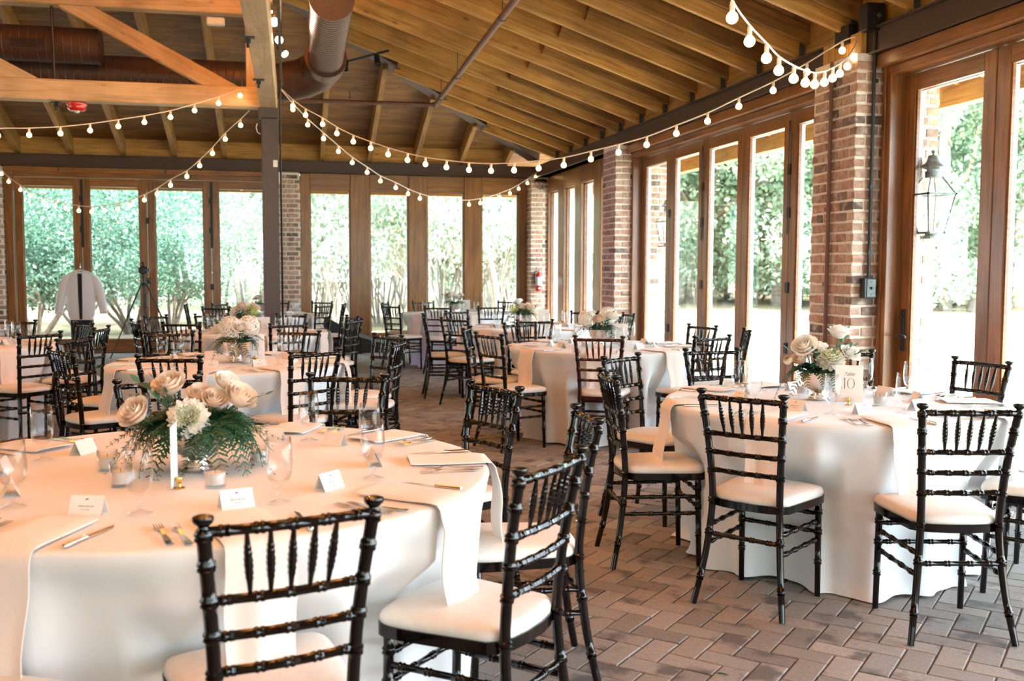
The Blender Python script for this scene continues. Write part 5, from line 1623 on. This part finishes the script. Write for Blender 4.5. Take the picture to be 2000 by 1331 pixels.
# ---------------------------------------------------------------- table numbers
def ribbon(m, pts, w, x0, y0, s_):
    for (xa, ya), (xb, yb) in zip(pts[:-1], pts[1:]):
        d = Vector((xb-xa, yb-ya)); n = Vector((-d.y, d.x)).normalized()*w/2; e = d.normalized()*w*.3
        q = [(xa-e.x+n.x, ya-e.y+n.y), (xa-e.x-n.x, ya-e.y-n.y), (xb+e.x-n.x, yb+e.y-n.y), (xb+e.x+n.x, yb+e.y+n.y)]
        m.add([(x0+s_*x, 0, y0+s_*y) for x, y in q], [(0, 1, 2, 3)])
def digit(m, ch, x0, y0, s_):
    if ch == '0':
        n = 32; ou = [(.33+.33*math.cos(a), .5+.5*math.sin(a)) for a in [2*pi*i/n for i in range(n)]]; inn = [(.33+.262*math.cos(a), .5+.482*math.sin(a)) for a in [2*pi*i/n for i in range(n)]]
        v = [(x0+s_*x, 0, y0+s_*y) for x, y in ou+inn]
        m.add(v, [(k, (k+1) % n, n+(k+1) % n, n+k) for k in range(n)]); return .74
    if ch == '1':
        ribbon(m, [(.2, 0), (.2, 1)], .07, x0, y0, s_); ribbon(m, [(.06, .84), (.2, 1)], .025, x0, y0, s_); return .42
    if ch == '2':
        top = [(.33+.27*math.cos(a), .70+.28*math.sin(a)) for a in [pi-.2-i*(pi+.1)/10 for i in range(11)]]
        ribbon(m, top, .05, x0, y0, s_); ribbon(m, [top[-1], (.50, .45), (.04, .02)], .035, x0, y0, s_); ribbon(m, [(.04, .02), (.64, .02)], .045, x0, y0, s_); return .72
    if ch == '5':
        ribbon(m, [(.55, .98), (.14, .98), (.10, .55)], .04, x0, y0, s_)
        ribbon(m, [(.10, .55)]+[(.30+.30*math.cos(a), .32+.30*math.sin(a)) for a in [2.2-i*4.4/12 for i in range(13)]], .05, x0, y0, s_); return .7
def number_card(key, px, py, text, label, yaw=None, sprig=False, word=True):
    p = at_z(px, py, ZT)
    ang = math.atan2(-p.y, -p.x)+pi/2 if yaw is None else yaw       # face towards the room's camera side
    r = thing('table_number', label, 'sign', (p.x, p.y, ZT), ang)
    MB().cbox((-.064, -.0007, .012), (.064, .0007, .192), .0004).build('card', M['paper'], r)
    st = MB().lathe([(.016, 0), (.016, .003), (.006, .006), (.004, .014), (.009, .020), (.012, .026), (.010, .034), (.001, .036)], 14).mesh('brass_stand', M['gold'], .8)
    so = link('brass_stand', st, r, loc=(0, -.014, 0)); 
    if text:
        m = MB(); wtot = sum({'0': .74, '1': .42, '2': .72, '5': .7}[c] for c in text); s_ = .052; x = -wtot*s_/2
        if sprig: x += .018
        for c in text: x += digit(m, c, x, .078, s_)*s_
        m.v = [(a, -.0012, b) for a, _, b in m.v]
        m.build('numerals', M['ink'], r, recalc=False)
    if word:
        cu = bpy.data.curves.new('script', 'FONT'); cu.body = 'Table'; cu.size = .022; cu.shear = .42; cu.align_x = 'CENTER'
        to = bpy.data.objects.new('script', cu); COL.objects.link(to)
        dg = bpy.context.evaluated_depsgraph_get(); me = bpy.data.meshes.new_from_object(to.evaluated_get(dg)); bpy.data.objects.remove(to)
        me.materials.clear(); me.materials.append(M['ink'])
        o = link('lettering', me, r, loc=(0, -.0012, .143), rot=(pi/2, 0, 0))
    if sprig:
        o = link('printed_sprig', SPRINT, r, loc=(-.030, -.0012, .06))
    return r
_m = MB()
ribbon(_m, [(0, 0), (.004, .05), (0, .10)], .0015, 0, 0, 1)
for i in range(11):
    y_ = .02+i*.0075; s_ = 1 if i % 2 else -1
    _m.add([(0, 0, y_), (s_*.012, 0, y_+.003), (s_*.016, 0, y_+.010), (s_*.006, 0, y_+.008)], [(0, 1, 2, 3)])
SPRINT = _m.mesh('printed_sprig', M['ink'], recalc=False)
number_card('T10', 1657, 791, '10', 'upright card reading Table 10 in a brass stand')
number_card('T12', 499, 706, '12', 'upright card with the number 12 in a brass stand')
number_card('T5', 514, 659, '5', 'upright card with a printed sprig and the number 5', sprig=True, word=False)
number_card('T1', 341, 955, '', 'blush number card seen edge-on in a brass stand on the near table', yaw=math.atan2(-3.3, .6)+pi/2+1.36, word=False)
number_card('Tm', 1210, 676, '', 'blank-backed white number card beside the creamy hydrangea bowl', word=False)
number_card('P1', 1062, 637, '', 'white number card on the table beneath the fire extinguisher', word=False)
number_card('P2', 910, 611, '', 'white number card on the table before the tall far windows', word=False)
# ---------------------------------------------------------------- jacket and trousers on a hanger
jx, jy = -3.335, 17.50
hang = thing('clothes_hanger', 'clear hanger hooked on the folding door, holding the white jacket', 'hanger', (jx, jy, 1.26))
MB().tube([(0, .06, .24), (0, .03, .255), (0, 0, .22), (0, 0, .16), (0, 0, .12)], .006, 6).build('hook', M['silver'], hang, smooth=3)
MB().tube([(-.21, 0, .04), (-.1, 0, .095), (0, 0, .12), (.1, 0, .095), (.21, 0, .04)], .011, 6).build('arms', M['white'], hang, smooth=3)
jk = thing('tuxedo_jacket', 'white tuxedo jacket with a black placket hanging on the far doors', 'jacket', (jx, jy, .66))
def loft(m, secs, n=28):
    v = []
    for cx, cy, z, rx, ry in secs:
        for k in range(n):
            a = 2*pi*k/n; c, s_ = math.cos(a), math.sin(a)
            v.append((cx+rx*math.copysign(abs(c)**.8, c)+.006*math.sin(5*a+z*9), cy+ry*math.copysign(abs(s_)**.9, s_), z))
    f = [(i*n+k, i*n+(k+1) % n, (i+1)*n+(k+1) % n, (i+1)*n+k) for i in range(len(secs)-1) for k in range(n)]
    f += [tuple(range(n-1, -1, -1)), tuple((len(secs)-1)*n+k for k in range(n))]
    m.add(v, f); return m
loft(MB(), [(0, 0, -.10, .17, .05), (0, 0, -.03, .205, .058), (0, 0, .15, .215, .065), (0, 0, .35, .225, .07), (0, 0, .50, .235, .07), (0, 0, .585, .235, .062), (0, 0, .635, .20, .05), (0, 0, .67, .12, .045), (0, 0, .695, .07, .04)]).build('body', M['jacket'], jk, smooth=1.2)
for s_ in (-1, 1):
    loft(MB(), [(s_*.345, -.02, .0, .055, .04), (s_*.335, -.02, .12, .062, .045), (s_*.30, -.01, .30, .07, .052), (s_*.26, 0, .48, .075, .058), (s_*.205, 0, .60, .07, .05), (s_*.16, 0, .645, .04, .03)], 16).build('sleeve', M['jacket'], jk, smooth=1.2)
    MB().cbox((s_*.345-.057, -.064, 0), (s_*.345+.057, -.055, .045), .003).build('cuff', M['jacket'], jk)
pl = MB(); 
pl.add([(-.035, -.074, .66), (.03, -.074, .66), (.032, -.08, .3), (.02, -.066, -.09), (-.02, -.066, -.09), (-.03, -.08, .3), (-.035, -.05, .66), (.03, -.05, .66), (.032, -.05, .3), (.02, -.04, -.09), (-.02, -.04, -.09), (-.03, -.05, .3)], [(0,5,2,1), (5,4,3,2), (6,7,8,11), (11,8,9,10), (0,1,7,6), (1,2,8,7), (2,3,9,8), (3,4,10,9), (4,5,11,10), (5,0,6,11)])
pl.build('black_tie', M['blackcloth'], jk)
for s_ in (-1, 1):
    MB().add([(s_*.035, -.071, .66), (s_*.10, -.066, .64), (s_*.105, -.078, .42), (s_*.03, -.08, .22), (s_*.035, -.06, .66), (s_*.10, -.055, .64), (s_*.105, -.06, .42), (s_*.03, -.06, .22)], [(0, 1, 2, 3), (7, 6, 5, 4), (0, 4, 5, 1), (1, 5, 6, 2), (2, 6, 7, 3), (3, 7, 4, 0)]).build('lapel', M['jacket'], jk)
tro = thing('black_trousers', 'black trousers hanging beneath the white jacket', 'trousers', (jx, jy+.02, .06))
loft(MB(), [(-.09, 0, .06, .075, .03), (-.09, 0, .4, .09, .035), (-.06, 0, .62, .11, .035), (-.05, 0, .74, .1, .03)], 14).build('leg', M['blackcloth'], tro, smooth=1.2)
loft(MB(), [(.07, .01, .06, .07, .03), (.07, .01, .4, .085, .035), (.05, .01, .62, .1, .035), (.04, .01, .74, .1, .03)], 14).build('leg', M['blackcloth'], tro, smooth=1.2)

# ---------------------------------------------------------------- video camera on tripod
tp = at_y(281, 560, 16.6)
tri = thing('tripod', 'black tripod standing before the far folding doors', 'tripod', (tp.x, 16.6, 0))
apex = 1.19
foot = [(at_z(218, 702, 0).x-tp.x, -.35), (.52, -.05), (-.05, .5)]
for fx, fy in foot:
    k = math.hypot(fx, fy)
    a = Vector((fx/k*.04, fy/k*.04, apex-.02)); b = Vector((fx, fy, .012))
    l = MB().tube([a, a.lerp(b, .45)], .014, 8).build('leg', M['black'], tri, smooth=.7)
    MB().tube([a.lerp(b, .44), b], .010, 8).build('lower_leg', M['black'], l, smooth=.7)
    MB().tube([a.lerp(b, .43), a.lerp(b, .46)], .019, 8).build('leg_lock', M['black'], l)
MB().lathe([(.03, apex-.06), (.045, apex-.03), (.045, apex), (.02, apex+.01), (.018, apex+.05), (.03, apex+.055), (.035, apex+.09), (.03, apex+.12), (.04, apex+.125), (.04, apex+.14)], 14).build('fluid_head', M['black'], tri, smooth=.7)
MB().tube([(0, 0, apex), (0, 0, .62)], .013, 8).build('centre_column', M['black'], tri)
MB().tube([(.02, .03, apex+.10), (.10, .22, apex-.02)], .008, 6).build('pan_handle', M['black'], tri)
vc = thing('video_camera', 'black camera with a top microphone mounted on the tripod', 'camera', (tp.x, 16.6, apex+.14))
MB().cbox((-.07, -.045, 0), (.07, .045, .10), .012).build('body', M['black'], vc)
MB().lathe([(.040, 0), (.040, .03), (.034, .035), (.034, .09), (.039, .095), (.039, .12)], 18, Matrix.Translation((0, -.04, .05)) @ Matrix.Rotation(pi/2, 4, 'X')).build('lens', M['black'], vc, smooth=.7)
MB().cbox((-.03, -.03, .10), (.03, .03, .13), .008).build('viewfinder', M['black'], vc)
MB().tube([(0, .02, .155), (0, -.10, .165)], .017, 10).build('microphone', M['blackcloth'], vc)
MB().cbox((-.012, -.012, .13), (.012, .012, .15), .003).build('shoe_mount', M['black'], vc)
MB().cbox((.06, -.03, .02), (.095, .03, .085), .008).build('grip', M['black'], vc)
pk = thing('hanging_recorder', 'dark grey pouch hanging from the tripod on a strap', 'pouch', (tp.x+.03, 16.52, .78))
MB().cbox((-.035, -.03, 0), (.035, .03, .24), .015).build('pouch', M['steel'], pk)
MB().tube([(0, 0, .23), (-.01, .03, .38)], .006, 6).build('strap', M['black'], pk)
MB().tube([(0, 0, .0), (.02, .0, -.12), (.015, .0, -.30)], .009, 6).build('cable', M['black'], pk)

# ---------------------------------------------------------------- black speakers and case under the far windows
sp_ = thing('speaker_case', 'low black wedge monitor speaker on the floor under the second far window', 'speaker', (1.35, 17.05, 0))
MB().add([(-.32, -.2, 0), (.32, -.2, 0), (.32, .2, 0), (-.32, .2, 0), (-.32, -.2, .30), (.32, -.2, .12), (.32, .2, .14), (-.32, .2, .36)], [(0, 3, 2, 1), (4, 5, 6, 7), (0, 1, 5, 4), (1, 2, 6, 5), (2, 3, 7, 6), (3, 0, 4, 7)]).build('cabinet', M['blackcloth'], sp_)
MB().add([(-.30, -.205, .02), (.30, -.205, .02), (.30, -.205, .10), (-.30, -.205, .27)], [(0, 1, 2, 3)]).build('grille', M['black'], sp_)
sb = thing('draped_case', 'black cloth-draped equipment case beside the brick pier with the post', 'case', (.80, 16.9, 0))
MB().add([(-.38, -.25, 0), (.38, -.25, 0), (.38, .25, 0), (-.38, .25, 0), (-.30, -.2, .33), (.34, -.2, .30), (.34, .2, .30), (-.30, .2, .36), (-.22, 0, .62), (.05, 0, .46)], [(0, 3, 2, 1), (0, 1, 5, 4), (1, 2, 6, 5), (2, 3, 7, 6), (3, 0, 4, 7), (4, 5, 9, 8), (5, 6, 9), (6, 7, 8, 9), (7, 4, 8)]).build('cover', M['blackcloth'], sb)
MB().box((-.30, -.262, .05), (.30, -.25, .25)).build('front_panel', M['black'], sb)

# ---------------------------------------------------------------- fire extinguisher on the corner pier
ex = thing('fire_extinguisher', 'red fire extinguisher with a white label on the corner pier', 'extinguisher', (4.33, 17.19, 1.03))
MB().lathe([(.052, 0), (.058, .012), (.058, .27), (.05, .30), (.028, .325), (.02, .33), (.02, .345)], 20).build('cylinder', M['red'], ex, smooth=.8)
MB().lathe([(.0588, .10), (.0588, .255)], 20, cap=False).build('label_band', M['white'], ex, smooth=.8)
MB().add([(-.03, -.0585, .05), (0, -.060, .035), (.03, -.0585, .05), (0, -.060, .068)], [(0, 1, 2, 3)]).build('label_mark', M['white'], ex)
MB().cbox((-.022, -.02, .34), (.022, .02, .37), .006).build('valve', M['silver'], ex)
MB().tube([(-.01, 0, .375), (.05, -.01, .395), (.10, -.015, .40)], .009, 6).build('carry_handle', M['silver'], ex, smooth=3)
MB().tube([(-.01, 0, .365), (.05, -.01, .355), (.095, -.015, .33)], .008, 6).build('squeeze_lever', M['silver'], ex, smooth=3)
MB().tube([(-.02, 0, .355), (-.075, -.005, .34), (-.085, -.005, .25), (-.075, -.005, .12)], .011, 8).build('hose', M['black'], ex, smooth=3)
MB().box((-.03, .05, .1), (.03, .075, .30)).build('wall_bracket', M['black'], ex)

# wire-guarded bell at the top of the corner pier
cg = thing('wire_guard_light', 'black wire-guarded light at the top of the corner pier', 'light', (4.36, 17.2, 2.90))
MB().lathe([(.10, .10), (.115, .07), (.115, .055), (.03, .05)], 18).build('hood', M['black'], cg, smooth=.7)
for k in range(3):
    a = k*pi/3
    MB().tube([Vector((.11*math.cos(a)*math.cos(q), .11*math.sin(a)*math.cos(q), .055-.12*math.sin(q))) for q in [pi*i/10 for i in range(11)]], .005, 5).build('guard_wire', M['black'], cg, smooth=3)

# ---------------------------------------------------------------- conduits and boxes on the near brick pier
def vpipe(x, y, z0, z1, r, mat, label, clips):
    t = thing('conduit', label, 'conduit', (x, y, z0))
    MB().tube([(0, 0, 0), (0, 0, z1-z0)], r, 10).build('tube', mat, t, smooth=.7)
    for z in clips: MB().box((-.012, -.012, z-z0-.014), (.03 if mat is M['black'] else .012, .045 if mat is M['pipe'] else .012, z-z0+.014)).build('clip', mat, t)
    return t
p = at_x(1618, 400, 4.195)
vpipe(4.195, p.y, .0, 3.05, .016, M['pipe'], 'brown conduit running down the room side of the near brick pier', (.7, 1.3, 1.9, 2.4, 2.9))
p = at_y(1703, 300, 6.895)
vpipe(p.x, 6.895, 1.36, 3.23, .014, M['black'], 'black conduit dropping to the switch box on the near brick pier', (1.55, 2.05, 2.85))
sw = thing('switch_box', 'dark switch box with a steel cover plate on the near brick pier', 'switch', (p.x-.005, 6.88, 1.20))
MB().cbox((-.055, -.03, 0), (.045, .035, .155), .005).build('box', M['black'], sw)
MB().cbox((-.035, -.036, .008), (.040, -.030, .148), .003).build('cover_plate', M['lead'], sw)
MB().cbox((-.006, -.050, .068), (.010, -.034, .088), .003).build('toggle', M['black'], sw)
for z in (.03, .125): MB().lathe([(.004, 0), (.003, .003)], 8, Matrix.Translation((.002, -.036, z)) @ Matrix.Rotation(pi/2, 4, 'X')).build('screw', M['black'], sw)
jb = thing('junction_box', 'black square junction box above the near brick pier', 'box', (p.x-.01, 6.9, 3.22))
MB().cbox((-.09, -.05, 0), (.06, .06, .20), .004).build('box', M['black'], jb)
MB().lathe([(.02, 0), (.014, .002)], 14, Matrix.Translation((.01, -.051, .11)) @ Matrix.Rotation(pi/2, 4, 'X')).build('knockout', M['lead'], jb)
pj = at_x(1648, 75, 4.30)
jb2 = thing('junction_box', 'low black junction box on the steel beam where the bulbs end', 'box', (4.31, pj.y, pj.z-.06))
MB().cbox((-.03, -.10, 0), (.05, .10, .15), .004).build('box', M['black'], jb2)
# a dropped green stem on the pavers
p = at_z(1412, 1318, 0)
tag(MB().tube([(p.x-.015, p.y+.012, .002), (p.x, p.y, .004), (p.x+.016, p.y-.012, .002)], .0022, 5).build('fallen_stem', M['sprig'], smooth=3), 'short green stem fallen on the brick pavers', 'stem')
